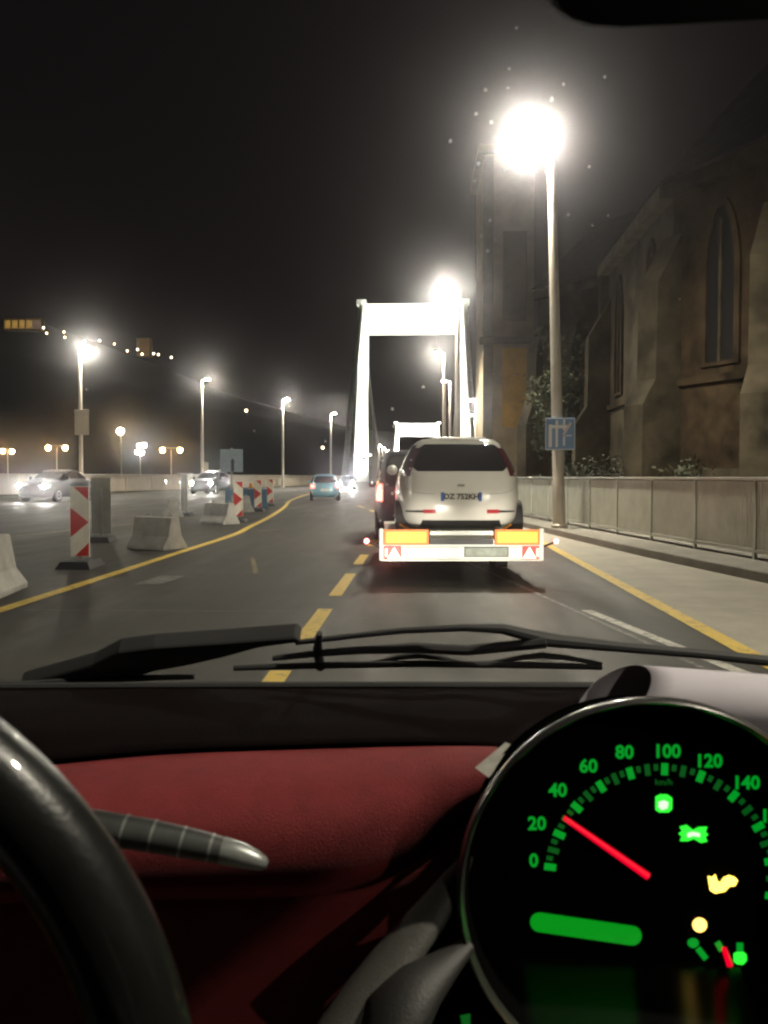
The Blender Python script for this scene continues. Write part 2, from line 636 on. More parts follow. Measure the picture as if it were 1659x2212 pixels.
# paler strip of road between the yellow edge line and the kerb
sh = MB()
rows = []
for i in range(60):
    y = -5 + i * 0.7
    x0 = ryx(y) + 0.02
    x1 = kx(y) - 0.01
    if x1 - x0 < 0.05:
        break
    rows.append([Vector((x0, y, 0.004)), Vector((x1, y, 0.004))])
sh.loft(rows, closed=False)
tag(sh.build('road_shoulder', M_SHOULD), 'pale road surface between the yellow edge line and the kerb', None, None, 'structure')
marking('road_marking', strip(ryx, 3, 60, 0.16, 0.008), M_YEL, 'solid yellow line along the kerb side of the lane')
marking('road_marking', strip(lyx, 3, 95, 0.17, 0.005), M_YEL, 'solid yellow line along the barrier side of the road')
for (y0, y1) in ((4.3, 6.45), (7.6, 9.5), (10.55, 13.0), (14.4, 16.2), (18.2, 20.2), (22.4, 24.4), (26.6, 28.6), (31, 33), (36, 38), (41, 43.5)):
    marking('road_marking', strip(cyx, y0, y1, 0.15, 0.005), M_YEL, 'yellow dash of the broken line between the two lanes')
marking('road_marking', strip(lambda y: -8.6 + 0.12 * (y - 18), 10, 30, 0.12, 0.005), M_YELW, 'faint second yellow line behind the barrier blocks')
marking('road_marking', strip(lambda y: 2.05 - 0.18 * (y - 7.4), 6.2, 9.5, 0.11, 0.005), M_WHT, 'short white line slanting across the lane')
marking('road_marking', strip(lambda y: 1.84 - 0.153 * (y - 7.6), 5.6, 15.2, 0.05, 0.006), M_WHTW, 'thin pale seam slanting across the lane')
marking('road_marking', strip(lambda y: -3.4 + 0.06 * (y - 12), 11.6, 12.6, 0.34, 0.005), M_WHTW, 'worn pale patch of old paint in the left lane')
marking('road_marking', strip(lambda y: -2.9 - 0.2 * (y - 16), 13, 15.5, 0.07, 0.005), M_YELW, 'scrap of old yellow line in the left lane')
marking('road_marking', strip(lambda y: -4.15 + 0.5 * (y - 22.8), 22.9, 23.9, 0.12, 0.007), M_YELW, 'short yellow spur off the barrier side line')

marking('road_joint', MB().add([Vector((-4.1, 9.32, 0.0045)), Vector((-1.1, 9.28, 0.0045)), Vector((-1.1, 9.31, 0.0045)), Vector((-4.1, 9.35, 0.0045))], [(0, 1, 2, 3)]), M_WHTW, 'thin pale joint across the left lane')
# kerb and pavement on the church side
kb = MB()
rows = []
for y in YS:
    x = kx(y)
    rows.append([Vector((x, y, -0.05)), Vector((x + 0.015, y, 0.12)), Vector((x + 0.03, y, 0.135)), Vector((x + 0.3, y, 0.14)), Vector((x + 0.3, y, -0.05))])
kb.loft(rows, closed=False)
tag(kb.build('kerb', M_KERB), 'pale stone kerb along the pavement', None, None, 'structure')
pv = MB()
rows = []
for y in [q for q in YS if q < 130]:
    x = kx(y) + 0.3
    rows.append([Vector((x + 40 * t, y, 0.136)) for t in (0, 0.02, 0.05, 0.2, 1)])
pv.loft(rows, closed=False)
tag(pv.build('pavement', M_PAVE), 'pavement between the kerb and the church', None, None, 'structure')


# ------------------------------------------------------------------ railings
def railing(name, label, fx, y0, y1, pitch, h, bar, gap, m, zf, cat='railing'):
    x0 = fx(y0)
    o = thing(name, label, cat, (x0, y0, zf(x0)))
    y = y0
    while y < y1 - 0.1:
        ya, yb = y, min(y1, y + pitch)
        A = Vector((fx(ya), ya, zf(fx(ya))))
        B = Vector((fx(yb), yb, zf(fx(yb))))
        d = (B - A).normalized()
        ang = math.atan2(d.y, d.x)
        L = (B - A).length
        mid = (A + B) / 2
        MB().box(A + Vector((0, 0, h / 2)), (0.045, 0.05, h), ang).build('post', m, o, world=True)
        MB().box(mid + Vector((0, 0, h + 0.005)), (L - 0.004, 0.09, 0.05), ang).build('top_rail', M_STEEL if m is M_RAIL else m, o, world=True, bevel=0.012)
        MB().box(mid + Vector((0, 0, 0.12)), (L - 0.066, 0.045, 0.05), ang).build('bottom_rail', m, o, world=True)
        b = MB()
        n = int((L - 0.1) / gap)
        for k in range(n):
            p = A + d * (0.06 + (L - 0.12) * (k + 0.5) / n)
            b.box(p + Vector((0, 0, (h + 0.12) / 2)), (bar, 0.02, h - 0.19), ang)
        b.build('baluster_panel', m, o, world=True, kind='stuff')
        y = yb
    return o


railing('railing', 'grey steel railing with fine upright bars along the pavement', lambda y: kx(y) + 0.85, 4, 58, 2.0, 1.18, 0.060, 0.075, M_RAIL, lambda x: 0.137)
railing('railing', 'pale railing far across the road behind the oncoming cars', lambda y: wx(y) + 0.1, 34, 150, 4.0, 1.25, 0.075, 0.12, M_RAILL, lambda x: gz(x))


# ------------------------------------------------------------------ street lamps
def street_lamp(label, group, side, H=9.2):
    o = thing('street_lamp', label, 'street lamp', (0, 0, 0), 0, group)
    p = MB()
    p.lathe([(0.20, 0), (0.20, 0.06), (0.155, 0.10), (0.15, 1.1), (0.135, 1.15), (0.128, 3), (0.112, 6), (0.095, H - 0.1), (0.07, H)], n=16)
    pole = p.build('pole', M_POLE, o, smooth=True)
    MB().box((0, -0.152, 0.75), (0.10, 0.012, 0.45)).build('service_door', M_POLE, pole)
    a = MB()
    a.tube([(0, 0, H - 0.35), (side * 0.06, 0, H - 0.02), (side * 0.22, 0, H + 0.10), (side * 0.40, 0, H + 0.10)], [0.05, 0.048, 0.045, 0.04], 10)
    a.build('arm', M_POLE, o, smooth=True)
    hd = MB()
    cx = side * 0.50
    hd.lathe([(0.05, 0.24), (0.16, 0.20), (0.25, 0.10), (0.27, 0.02), (0.264, -0.036), (0.242, -0.036), (0.24, -0.002)], (cx, 0, H), 18)
    hd.build('lamp_head', M_POLE, o, smooth=True)
    ln = MB()
    ln.lathe([(0.235, -0.004), (0.23, -0.010), (0.13, -0.055), (0.02, -0.064)], (cx, 0, H), 18)
    ln.build('lamp_lens', E_LAMP, o, smooth=True)
    return o


def put(o, x, y, z, rz=0, tilt=0):
    o.location = (x, y, z)
    o.rotation_euler = (0, tilt, rz)
    return o


LR = street_lamp('tall street lamp with a blue sign on its pole, standing by the railing', 'street lamps on the church side', -1)
put(LR, 3.30, 22.5, 0.137, 0, R(-1.6))
right_lamps = [(1.58, 40.8, 'second street lamp along the church side, its head beside the portal beam'),
               (1.50, 60.8, 'third street lamp along the church side, its head hanging inside the portal'),
               (2.45, 78.8, 'fourth street lamp along the church side, half hidden by the portal leg'),
               (5.75, 98.0, 'fifth street lamp on the church side, just outside the portal leg'),
               (7.05, 122.0, 'sixth street lamp on the church side, lowest one outside the portal leg')]
for (x, y, lb) in right_lamps:
    c = copy_tree(LR)
    c['label'] = lb
    put(c, x, y, 0.137 if y < 90 else 0.14)
for (x, y, lb) in ((6.6, -0.1, 'street lamp on the church side level with the car'), (9.3, -17.0, 'street lamp on the church side behind the car')):
    c = copy_tree(LR)
    c['label'] = lb
    put(c, x, y, 0.137)

LL = street_lamp('white street lamp with a square panel on its pole, beyond the near oncoming car', 'street lamps across the road', 1)
put(LL, -21.6, 59, 0.25)
for (x, y, lb) in ((-18.2, 77.7, 'white street lamp across the road behind the dark oncoming cars'),
                   (-14.4, 97.7, 'white street lamp across the road behind the red and white boards'),
                   (-11.5, 119.7, 'white street lamp across the road just before the portal')):
    c = copy_tree(LL)
    c['label'] = lb
    put(c, x, y, 0.25)
for (x, y) in ((-25.6, 40.0), (-28.6, 20.0)):
    c = copy_tree(LL)
    c['label'] = 'street lamp across the road level with the trailer' if y < 30 else 'street lamp across the road just nearer than the first oncoming car'
    put(c, x, y, 0.25)
for i in range(9):
    c = copy_tree(LL)
    c['label'] = 'small white street lamp in the far row between the two portals'
    c['group'] = 'street lamps on the bridge'
    put(c, -10.8, 240 + 24 * i, 0.25 - 0.003 * i * i)

# blue lane sign on the near lamp
sg = thing('lane_sign', 'blue square sign with white lane bars on the near lamp pole', 'sign', (3.28, 22.33, 1.98), R(-3))
MB().box((0, 0, 0.38), (0.70, 0.02, 0.76)).build('panel', M_BLUE, sg, bevel=0.006)
f = MB()
for (c_, s_) in (((0, -0.012, 0.744), (0.68, 0.006, 0.018)), ((0, -0.012, 0.016), (0.68, 0.006, 0.018)), ((-0.336, -0.012, 0.38), (0.014, 0.006, 0.70)), ((0.336, -0.012, 0.38), (0.014, 0.006, 0.70))):
    f.box(c_, s_)
f.build('border', M_SIGNW, sg)
for (x, z0, z1, w) in ((-0.23, 0.07, 0.60, 0.075), (-0.08, 0.07, 0.70, 0.06), (0.09, 0.10, 0.33, 0.045), (0.09, 0.46, 0.72, 0.05)):
    MB().box((x, -0.013, (z0 + z1) / 2), (w, 0.005, z1 - z0)).build('lane_bar', M_SIGNW, sg)
MB().box((-0.03, -0.0145, 0.55), (0.44, 0.005, 0.075)).build('cross_bar', M_SIGNW, sg)
MB().box((0.16, -0.016, 0.50), (0.055, 0.005, 0.33), M=Matrix.Rotation(R(32), 3, 'Y')).build('diagonal_bar', M_SIGNP, sg)
MB().box((0.20, -0.013, 0.34), (0.14, 0.005, 0.03)).build('short_bar', M_SIGNW, sg)
MB().box((0, 0.06, 0.38), (0.30, 0.10, 0.05)).build('bracket', M_STEEL, sg)

# panels on the far lamps
pn = thing('pole_panel', 'pale rectangular panel fixed to the left street lamp pole', 'sign', (-21.45, 58.8, 4.0), R(-4))
MB().box((0, 0, 0.8), (0.95, 0.03, 1.6)).build('panel', M_RAILL, pn, bevel=0.01)
MB().box((0, 0.07, 0.8), (0.3, 0.1, 0.06)).build('bracket', M_STEEL, pn)
pn = thing('pole_panel', 'small pale panel low on the lamp pole behind the dark cars', 'sign', (-17.85, 77.5, 1.3))
MB().box((0, 0, 0.6), (0.40, 0.03, 1.3)).build('panel', M_RAILL, pn, bevel=0.01)
MB().box((-0.12, 0.1, 0.6), (0.2, 0.16, 0.06)).build('bracket', M_STEEL, pn)

# ------------------------------------------------------------------ the suspension bridge
def portal(label, loc):
    o = thing('bridge_portal', label, 'bridge tower', loc, 0, 'white bridge portals')
    XL, XR, ZB, ZT = -14.3, 10.5, 34.5, 41.6
    for s, X in ((1, XL), (-1, XR)):
        leg = MB()
        rings = []
        for z, w, lean, dp in ((-1, 3.6, -1.5, 3.4), (6, 3.3, -1.25, 3.2), (20, 2.7, -0.65, 2.8), (ZB, 2.1, 0, 2.4), (ZT - 0.6, 1.9, 0.1, 2.2)):
            xo = X + s * lean
            xi = xo + s * w
            a, b = min(xo, xi), max(xo, xi)
            rings.append([Vector((a, -dp / 2, z)), Vector((b, -dp / 2, z)), Vector((b, dp / 2, z)), Vector((a, dp / 2, z))])
        leg.loft(rings)
        lg = leg.build('leg', M_BRIDGE, o, bevel=0.06)
        sd = MB().box((X + s * 0.5, 0, ZT + 0.2), (2.3, 3.0, 1.2))
        sd.build('cable_saddle', M_CABLE, lg, bevel=0.1)
        fl = MB().box((X + s * 0.8, -1.75, 6.4), (4.2, 0.5, 0.6))
        fl.build('leg_collar', M_BRIDGE, lg, bevel=0.05)
    MB().box(((XL + XR) / 2, 0, (ZB + ZT - 0.6) / 2), (XR - XL - 3.2, 2.0, ZT - 0.6 - ZB)).build('cross_beam', M_BRIDGE, o, bevel=0.08)
    MB().box(((XL + XR) / 2, 0, ZT - 0.35), (XR - XL - 3.2, 2.5, 0.4)).build('beam_cap', M_BRIDGE, o, bevel=0.05)
    return o


PY1, PY2 = 220.0, 521.0
portal('white steel bridge portal standing nearest over the road', (0, PY1, 0))
portal('small far white bridge portal seen through the nearer one', (0, PY2, -10.7))

for s, X, side in ((1, -13.9, 'left'), (-1, 10.1, 'right')):
    c = thing('suspension_cable', 'main suspension cable over the %s leg of the near portal' % side, 'cable', (X, 170, 1), 0, 'suspension cables')
    c1 = MB()
    back = [(X, 170 + (PY1 - 170) * t, 1 + 40.2 * t) for t in [i / 8 for i in range(9)]]
    c1.tube(back, 0.55, 8)
    c1.build('back_stay', M_CABLE, c, smooth=True, world=True)
    main = []
    for i in range(31):
        t = i / 30
        y = PY1 + (PY2 - PY1) * t
        z = 41.3 + (30.4 - 41.3) * t - 4 * 33.5 * t * (1 - t)
        main.append((X, y, z))
    MB().tube(main, 0.42, 8).build('main_cable', M_CABLE, c, smooth=True, world=True)
    for i in range(1, 29):
        x_, y_, z_ = main[i]
        if z_ > 1.5:
            MB().tube([(X, y_, -1 - 8 * (y_ - PY1) / 300), (X, y_, z_)], 0.06, 5).build('hanger', M_CABLE, c, world=True)


# floodlights that wash the portal
def floodlight(label, x, y, z, tx, ty, tz, W, size, lens_r=0.28):
    o = thing('floodlight', label, 'floodlight', (x, y, z - 1.2), 0, 'floodlights of the bridge portals')
    d = (Vector((tx, ty, tz)) - Vector((x, y, z))).normalized()
    rot = d.to_track_quat('Z', 'Y').to_matrix()
    MB().tube([(0, 0, 0), (0, 0, 1.0)], 0.05, 8).build('stand', M_DARK, o)
    h = MB()
    h.lathe([(lens_r * 0.6, -0.35), (lens_r * 1.05, -0.1), (lens_r * 1.15, 0.06)], (0, 0, 1.2), 14, rot)
    h.build('housing', M_DARK, o, smooth=True)
    ln = MB()
    ln.lathe([(lens_r, 0.064), (lens_r * 0.8, 0.10), (lens_r * 0.2, 0.13)], (0, 0, 1.2), 14, rot)
    ln.build('lens', E_FLOOD, o, smooth=True)
    ld = bpy.data.lights.new('floodlight_beam', 'SPOT')
    ld.energy = W
    ld.color = (1.0, 1.0, 0.90)
    ld.spot_size = R(size)
    ld.spot_blend = 0.35
    ld.shadow_soft_size = 0.3
    lo = bpy.data.objects.new('floodlight_beam', ld)
    COL.objects.link(lo)
    lo.parent = o
    lo.location = Vector((0, 0, 1.2)) + d * 0.25
    lo.rotation_euler = d.to_track_quat('-Z', 'Y').to_euler()
    return o


floodlight('floodlight low beside the left leg of the near portal', -11.9, 196, 5.2, -13.2, PY1, 17, 70000, 75)
floodlight('floodlight low beside the right leg of the near portal', 8.4, 196, 5.2, 9.6, PY1, 17, 50000, 75)
floodlight('floodlight low before the near portal, throwing light up to its cross beam', -10.4, 190, 3.2, -2, PY1, 37.5, 210000, 44)
floodlight('floodlight before the right leg, throwing light up to the near cross beam', 7.4, 190, 3.2, -2, PY1, 37.5, 170000, 44)
floodlight('floodlight before the left leg of the far portal', -11.0, 491, 3, -3, PY2, 26, 700000, 60)
floodlight('floodlight before the right leg of the far portal', 7.8, 491, 3, 1, PY2, 26, 700000, 60)

# ------------------------------------------------------------------ church on the right
def arch_pts(w, h, spring):
    """pointed arch outline, width w, apex h, in the plane x,z"""
    pts = [(-w / 2, 0), (w / 2, 0), (w / 2, spring)]
    n = 6
    for i in range(1, n):
        t = i / n
        pts.append((w / 2 * (1 - t ** 1.6), spring + (h - spring) * math.sin(t * math.pi / 2)))
    pts.append((0, h))
    for i in range(n - 1, 0, -1):
        t = i / n
        pts.append((-w / 2 * (1 - t ** 1.6), spring + (h - spring) * math.sin(t * math.pi / 2)))
    pts.append((-w / 2, spring))
    return pts


def wall_frame(A, B):
    A, B = Vector((A[0], A[1], 0)), Vector((B[0], B[1], 0))
    d = (B - A).normalized()
    nrm = Vector((d.y, -d.x, 0))
    return A, d, nrm, (B - A).length


def church_window(parent, A, d, nrm, s, z0, w, h, wall_t=0.0):
    c = A + d * s + Vector((0, 0, z0))
    pts = arch_pts(w, h, h * 0.62)
    op = MB().prism([c + d * x + Vector((0, 0, z)) + nrm * 0.012 for x, z in pts], -nrm * 0.10)
    wn_ = op.build('window', M_LEAD, parent, world=True)
    sur = MB()
    big = arch_pts(w + 0.44, h + 0.24, h * 0.62)
    n = len(pts)
    o1 = [c + d * x + Vector((0, 0, z - (0.12 if z == 0 else 0))) + nrm * 0.10 for x, z in big]
    i1 = [c + d * x + Vector((0, 0, z)) + nrm * 0.10 for x, z in pts]
    o0 = [p - nrm * 0.14 for p in o1]
    i0 = [p - nrm * 0.14 for p in i1]
    fs = []
    for k in range(n):
        k2 = (k + 1) % n
        fs += [(k, k2, n + k2, n + k), (n + k, n + k2, 3 * n + k2, 3 * n + k), (k, 2 * n + k, 2 * n + k2, k2)]
    sur.add(o1 + i1 + o0 + i0, fs)
    sur.build('window_surround', M_STONE2, wn_, world=True)
    mu = MB().box(c + Vector((0, 0, h * 0.46)) + nrm * 0.05, (0.10, 0.10, h * 0.92), math.atan2(d.y, d.x))
    mu.build('mullion', M_STONE, wn_, world=True)


# choir with a many-sided end, close to the pavement
ch = thing('church_choir', 'dark rubble stone church choir with sloping eaves close to the pavement', 'church', (8.0, 30, 0.13))
poly = [(8.2, 42.0), (8.0, 30.5), (9.9, 26.6), (13.6, 23.5), (19.0, 23.5), (19.0, 42.0)]
HE = 10.6
faces_m = [M_STONE, M_STONE2, M_STONE2, M_STONE2]  # wall nearest the lamplight is paler: its light is put into the stone colour
for k in range(4):
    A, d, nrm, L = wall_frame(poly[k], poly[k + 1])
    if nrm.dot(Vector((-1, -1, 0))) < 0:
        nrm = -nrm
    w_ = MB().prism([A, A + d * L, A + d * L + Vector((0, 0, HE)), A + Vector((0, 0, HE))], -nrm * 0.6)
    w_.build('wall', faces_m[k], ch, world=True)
    pl = MB().prism([A - d * 0.1, A + d * (L + 0.1), A + d * (L + 0.1) + Vector((0, 0, 1.6)), A - d * 0.1 + Vector((0, 0, 1.6))], nrm * 0.22)
    pl.build('plinth', M_STONE, ch, world=True)
    st = MB().prism([A + Vector((0, 0, 4.2)), A + d * L + Vector((0, 0, 4.2)), A + d * L + Vector((0, 0, 4.42)), A + Vector((0, 0, 4.42))], nrm * 0.16)
    st.build('string_course', M_STONE2, ch, world=True)
    cn = MB().prism([A - d * 0.15 + Vector((0, 0, HE - 0.45)), A + d * (L + 0.15) + Vector((0, 0, HE - 0.45)), A + d * (L + 0.15) + Vector((0, 0, HE)), A - d * 0.15 + Vector((0, 0, HE))], nrm * 0.42)
    cn.build('cornice', M_TRIM if k == 0 else M_STONE2, ch, world=True)
    nwin = 2 if k == 0 else 1
    for j in range(nwin):
        church_window(ch, A, d, nrm, L * (j + 0.5) / nwin, 4.8, 1.15 if k else 1.2, 4.6)
    bt = MB()
    q = A if k else A + d * 0.5
    a_ = math.atan2(d.y, d.x)
    bt.prism([q - d * 0.45 + nrm * 0.0, q - d * 0.45 + nrm * 1.5, q - d * 0.45 + nrm * 1.5 + Vector((0, 0, 3.6)), q - d * 0.45 + nrm * 1.0 + Vector((0, 0, 4.4)),
              q - d * 0.45 + nrm * 0.95 + Vector((0, 0, 7.4)), q - d * 0.45 + nrm * 0.02 + Vector((0, 0, 9.0))], d * 0.9)
    bt.build('buttress', M_STONE, ch, world=True)
rf = MB()
apex = Vector((13.6, 33.0, 17.5))
apex2 = Vector((13.6, 42.0, 17.5))
pr = [Vector((x + (0.5 if x > 13 else -0.5), y - 0.5, HE + 0.02)) for x, y in poly]
rf.add(pr + [apex, apex2], [(0, 1, 6, 7), (1, 2, 6), (2, 3, 6), (3, 4, 6), (4, 5, 7, 6)])
rf.build('roof', M_ROOF, ch, world=True)
MB().box((13.6, 42.0, 5.3), (11.5, 0.5, 10.6)).build('end_wall', M_STONE2, ch, world=True)

# tower and nave wall further on
tw = thing('church_tower', 'tall beige church tower with an ochre plaster panel beyond the near lamp', 'church', (7.5, 62, 0.13))
TX0, TX1, TY, TZ = 3.95, 7.1, 60.0, 21.5
MB().box(((TX0 + TX1) / 2, TY + 4, TZ / 2), (TX1 - TX0, 8, TZ)).build('shaft', mat('tower_plaster', (0.36, 0.29, 0.19), 0.9, var=0.3, vscale=0.6), tw, world=True)
for z0, z1 in ((0.0, 9.7), (10.2, 21.4)):
    MB().box((TX0 + 0.28, TY - 0.09, (z0 + z1) / 2), (0.62, 0.22, z1 - z0)).build('pilaster', M_TRIM, tw, world=True, bevel=0.03)
MB().box(((TX0 + TX1) / 2, TY - 0.12, 9.95), (TX1 - TX0 + 0.5, 0.5, 0.42)).build('cornice', M_TRIM, tw, world=True, bevel=0.04)
MB().box(((TX0 + TX1) / 2, TY + 4, TZ + 0.3), (TX1 - TX0 + 0.8, 8.8, 0.6)).build('top_cornice', M_TRIM, tw, world=True, bevel=0.06)
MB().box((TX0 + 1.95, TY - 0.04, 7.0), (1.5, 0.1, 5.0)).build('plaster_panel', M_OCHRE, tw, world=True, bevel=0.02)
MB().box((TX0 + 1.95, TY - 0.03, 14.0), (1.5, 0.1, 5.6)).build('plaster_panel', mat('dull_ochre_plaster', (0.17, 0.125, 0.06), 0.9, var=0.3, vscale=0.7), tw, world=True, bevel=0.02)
rfb = MB().prism([(TX0 - 0.3, TY - 0.45, TZ + 0.6), (TX1 + 0.3, TY - 0.45, TZ + 0.6), ((TX0 + TX1) / 2, TY - 0.45, TZ + 1.2)], (0, 8.9, 0))
rfb.build('roof', M_ROOF, tw, world=True)

nv = thing('church_nave', 'shadowy church nave wall with pointed windows between tower and choir', 'church', (10.5, 50, 0.13))
A, d, nrm, L = wall_frame((7.1, 58.0), (13.0, 49.5))
if nrm.dot(Vector((-1, -1, 0))) < 0:
    nrm = -nrm
MB().prism([A, A + d * L, A + d * L + Vector((0, 0, 12.5)), A + Vector((0, 0, 12.5))], -nrm * 0.8).build('wall', M_STONE2, nv, world=True)
MB().prism([A + Vector((0, 0, 12.1)), A + d * L + Vector((0, 0, 12.1)), A + d * L + Vector((0, 0, 12.6)), A + Vector((0, 0, 12.6))], nrm * 0.4).build('cornice', M_STONE, nv, world=True)
for s_ in (0.17, 0.45, 0.75):
    church_window(nv, A, d, nrm, L * s_, 3.6, 1.2, 5.6)
for s_ in (0.02, 0.31, 0.60, 0.92):
    q = A + d * (L * s_)
    MB().prism([q - d * 0.4, q - d * 0.4 + nrm * 1.4, q - d * 0.4 + nrm * 1.4 + Vector((0, 0, 4.5)), q - d * 0.4 + nrm * 0.7 + Vector((0, 0, 6.2)), q - d * 0.4 + nrm * 0.6 + Vector((0, 0, 9.0)), q - d * 0.4 + nrm * 0.05 + Vector((0, 0, 10.5))], d * 0.8).build('buttress', M_STONE, nv, world=True)
MB().prism([A + Vector((0, 0, 12.62)) + nrm * 0.6, A + d * L + Vector((0, 0, 12.62)) + nrm * 0.6, A + d * L + Vector((0, 0, 17.5)) - nrm * 5, A + Vector((0, 0, 17.5)) - nrm * 5], -nrm * 0.3).build('roof', M_ROOF, nv, world=True)


def leafy(parent, c, rad, n, m, size, name='crown', squash=1.0):
    mb = MB()
    clumps = [Vector((random.gauss(0, 0.5) * rad, random.gauss(0, 0.5) * rad, random.gauss(0, 0.5) * rad * squash)) for _ in range(max(6, n // 60))]
    for i in range(n):
        q = random.choice(clumps) + Vector((random.gauss(0, 1), random.gauss(0, 1), random.gauss(0, 1))) * rad * 0.22
        p = Vector(c) + q
        a = Vector((random.uniform(-1, 1), random.uniform(-1, 1), random.uniform(-1, 1))).normalized()
        b = a.orthogonal().normalized()
        s = size * random.uniform(0.6, 1.3)
        mb.add([p - a * s, p + b * s * 0.5, p + a * s, p - b * s * 0.5], [(0, 1, 2, 3)])
    return mb.build(name, m, parent, world=True, recalc=False)


def tree(label, x, y, h, rad, n, group='trees and shrubs by the church'):
    o = thing('tree', label, 'tree', (x, y, 0.13), 0, group)
    t = MB()
    t.tube([(0, 0, 0), (0.06, 0.02, h * 0.3), (-0.04, 0.03, h * 0.6), (0.02, 0, h * 0.85)], [0.14, 0.11, 0.08, 0.03], 9)
    for k in range(7):
        a = k * 2.4
        z = h * (0.38 + 0.07 * k)
        L_ = rad * random.uniform(0.6, 1.0)
        t.tube([(0, 0, z), (math.cos(a) * L_ * 0.5, math.sin(a) * L_ * 0.5, z + L_ * 0.35), (math.cos(a) * L_, math.sin(a) * L_, z + L_ * 0.85)], [0.045, 0.03, 0.012], 6)
    t.build('trunk', M_BARK, o, smooth=True)
    leafy(o, (x, y, 0.13 + h * 0.72), rad, n, M_LEAF, 0.11)
    return o


tree('slim leafy tree behind the railing left of the choir', 6.6, 44.0, 7.2, 1.5, 2600)
tree('low leafy tree in front of the shadowy nave', 7.0, 50.0, 5.0, 1.3, 1800)
for (x, y, h, lb) in ((5.2, 33.0, 1.2, 'low green shrub behind the railing near the lamp pole'), (6.6, 36.5, 1.9, 'rounded green shrub in front of the choir corner'), (7.2, 26.0, 1.3, 'dark shrub below the choir, behind the railing')):
    o = thing('shrub', lb, 'shrub', (x, y, 0.13), 0, 'trees and shrubs by the church')
    sb = MB()
    for k in range(5):
        a = k * 1.3
        sb.tube([(0, 0, 0), (math.cos(a) * h * 0.2, math.sin(a) * h * 0.2, h * 0.5), (math.cos(a) * h * 0.4, math.sin(a) * h * 0.4, h * 0.9)], [0.03, 0.02, 0.008], 5)
    sb.build('stem', M_BARK, o)
    leafy(o, (x, y, 0.13 + h * 0.6), h * 0.62, 900, M_LEAF, 0.085, 'foliage')

# ------------------------------------------------------------------ work-zone boards and blocks
def beacon_board(label, x, y, rz, h=1.05, w=0.28, back=False):
    z0 = gz(x)
    o = thing('beacon_board', label, 'traffic board', (x, y, z0), rz, 'red and white boards of the work zone')
    ft = MB()
    ft.loft([[Vector((a * 0.26, b * 0.42, z)) for a, b in ((-1, -1), (1, -1), (1, 1), (-1, 1))] if z == 0 else
             [Vector((a * 0.20, b * 0.34, z)) for a, b in ((-1, -1), (1, -1), (1, 1), (-1, 1))] for z in (0, 0.11)])
    ft.build('foot', M_RUBBER, o, bevel=0.01)
    MB().box((0, 0, 0.16 + h / 2), (w, 0.03, h)).build('board', M_GREYP if back else M_BWHITE, o, bevel=0.008)
    MB().box((0, 0.03, 0.12 + h * 0.42), (0.05, 0.04, h * 0.84)).build('post', M_STEEL, o)
    if not back:
        y_ = -0.018
        zz = lambda t: 0.16 + h * t
        a, b = -w / 2 + 0.006, w / 2 - 0.006
        MB().prism([(a, y_, zz(0.28)), (b, y_, zz(0.49)), (a, y_, zz(0.70))], (0, -0.003, 0)).build('red_stripe', M_RED, o)
        MB().prism([(a + 0.05, y_, zz(0.99)), (b, y_, zz(0.99)), (b, y_, zz(0.80))], (0, -0.003, 0)).build('red_stripe', M_RED, o)
        MB().prism([(b, y_, zz(0.01)), (b, y_, zz(0.20)), (a + 0.06, y_, zz(0.01))], (0, -0.003, 0)).build('red_stripe', M_RED, o)
    else:
        MB().box((0, -0.035, 0.12 + h * 0.45), (0.06, 0.04, h * 0.9)).build('clamp_post', M_STEEL, o)
    return o


beacon_board('nearest red and white board, large at the left of the road', -5.08, 13.8, R(4))
beacon_board('second red and white board, beside a concrete block', -5.48, 28.0, R(3))
beacon_board('third red and white board along the yellow line', -6.28, 36.0, R(3))
beacon_board('fourth red and white board, the farthest and smallest', -6.78, 42.0, R(3))
beacon_board('grey back of a board standing on a block between the oncoming cars', -7.75, 30.5, R(184), 1.2, 0.22, True)
beacon_board('grey back of a wide board right behind the nearest red and white one', -6.55, 19.0, R(186), 1.15, 0.40, True)


def barrier_block(label, x, y, rz, L=1.0, h=0.62):
    o = thing('barrier_block', label, 'concrete block', (x, y, gz(x)), rz, 'concrete blocks of the work zone')
    prof = [(-0.30, 0), (0.30, 0), (0.30, 0.07), (0.17, 0.25), (0.10, h), (-0.10, h), (-0.17, 0.25), (-0.30, 0.07)]
    MB().prism([(x_, -L / 2, z_) for x_, z_ in prof], (0, L, 0)).build('concrete_body', M_CONC, o, bevel=0.02)
    for s in (-1, 1):
        MB().tube([(0, s * L * 0.3, h - 0.03), (0, s * L * 0.3 - 0.05, h + 0.05), (0, s * L * 0.3 - 0.12, h + 0.05), (0, s * L * 0.3 - 0.17, h - 0.03)], 0.010, 6).build('lifting_loop', M_STEEL, o)
    return o


barrier_block('concrete block cut by the left edge of the view', -5.0, 10.6, R(8), 1.2, 0.66)
barrier_block('slanting concrete block right behind the nearest red and white board', -4.95, 17.4, R(58), 1.0, 0.6)
barrier_block('concrete block at the foot of the second red and white board', -5.75, 26.6, R(50), 1.1, 0.6)
barrier_block('small concrete block under the grey board between the oncoming cars', -7.9, 29.6, R(20), 0.9, 0.55)
barrier_block('far concrete block beside the third red and white board', -6.75, 35.0, R(40), 1.0, 0.6)
o = thing('water_barrier', 'dark blue plastic barrier between the red and white boards', 'barrier', (-7.2, 38.5, gz(-7.2)), R(10))
MB().prism([(-0.9, -0.25, 0), (0.9, -0.25, 0), (0.86, -0.2, 0.3), (0.86, -0.12, 0.8), (-0.86, -0.12, 0.8), (-0.86, -0.2, 0.3)], (0, 0.4, 0)).build('shell', M_BLUEBOX, o, bevel=0.03)
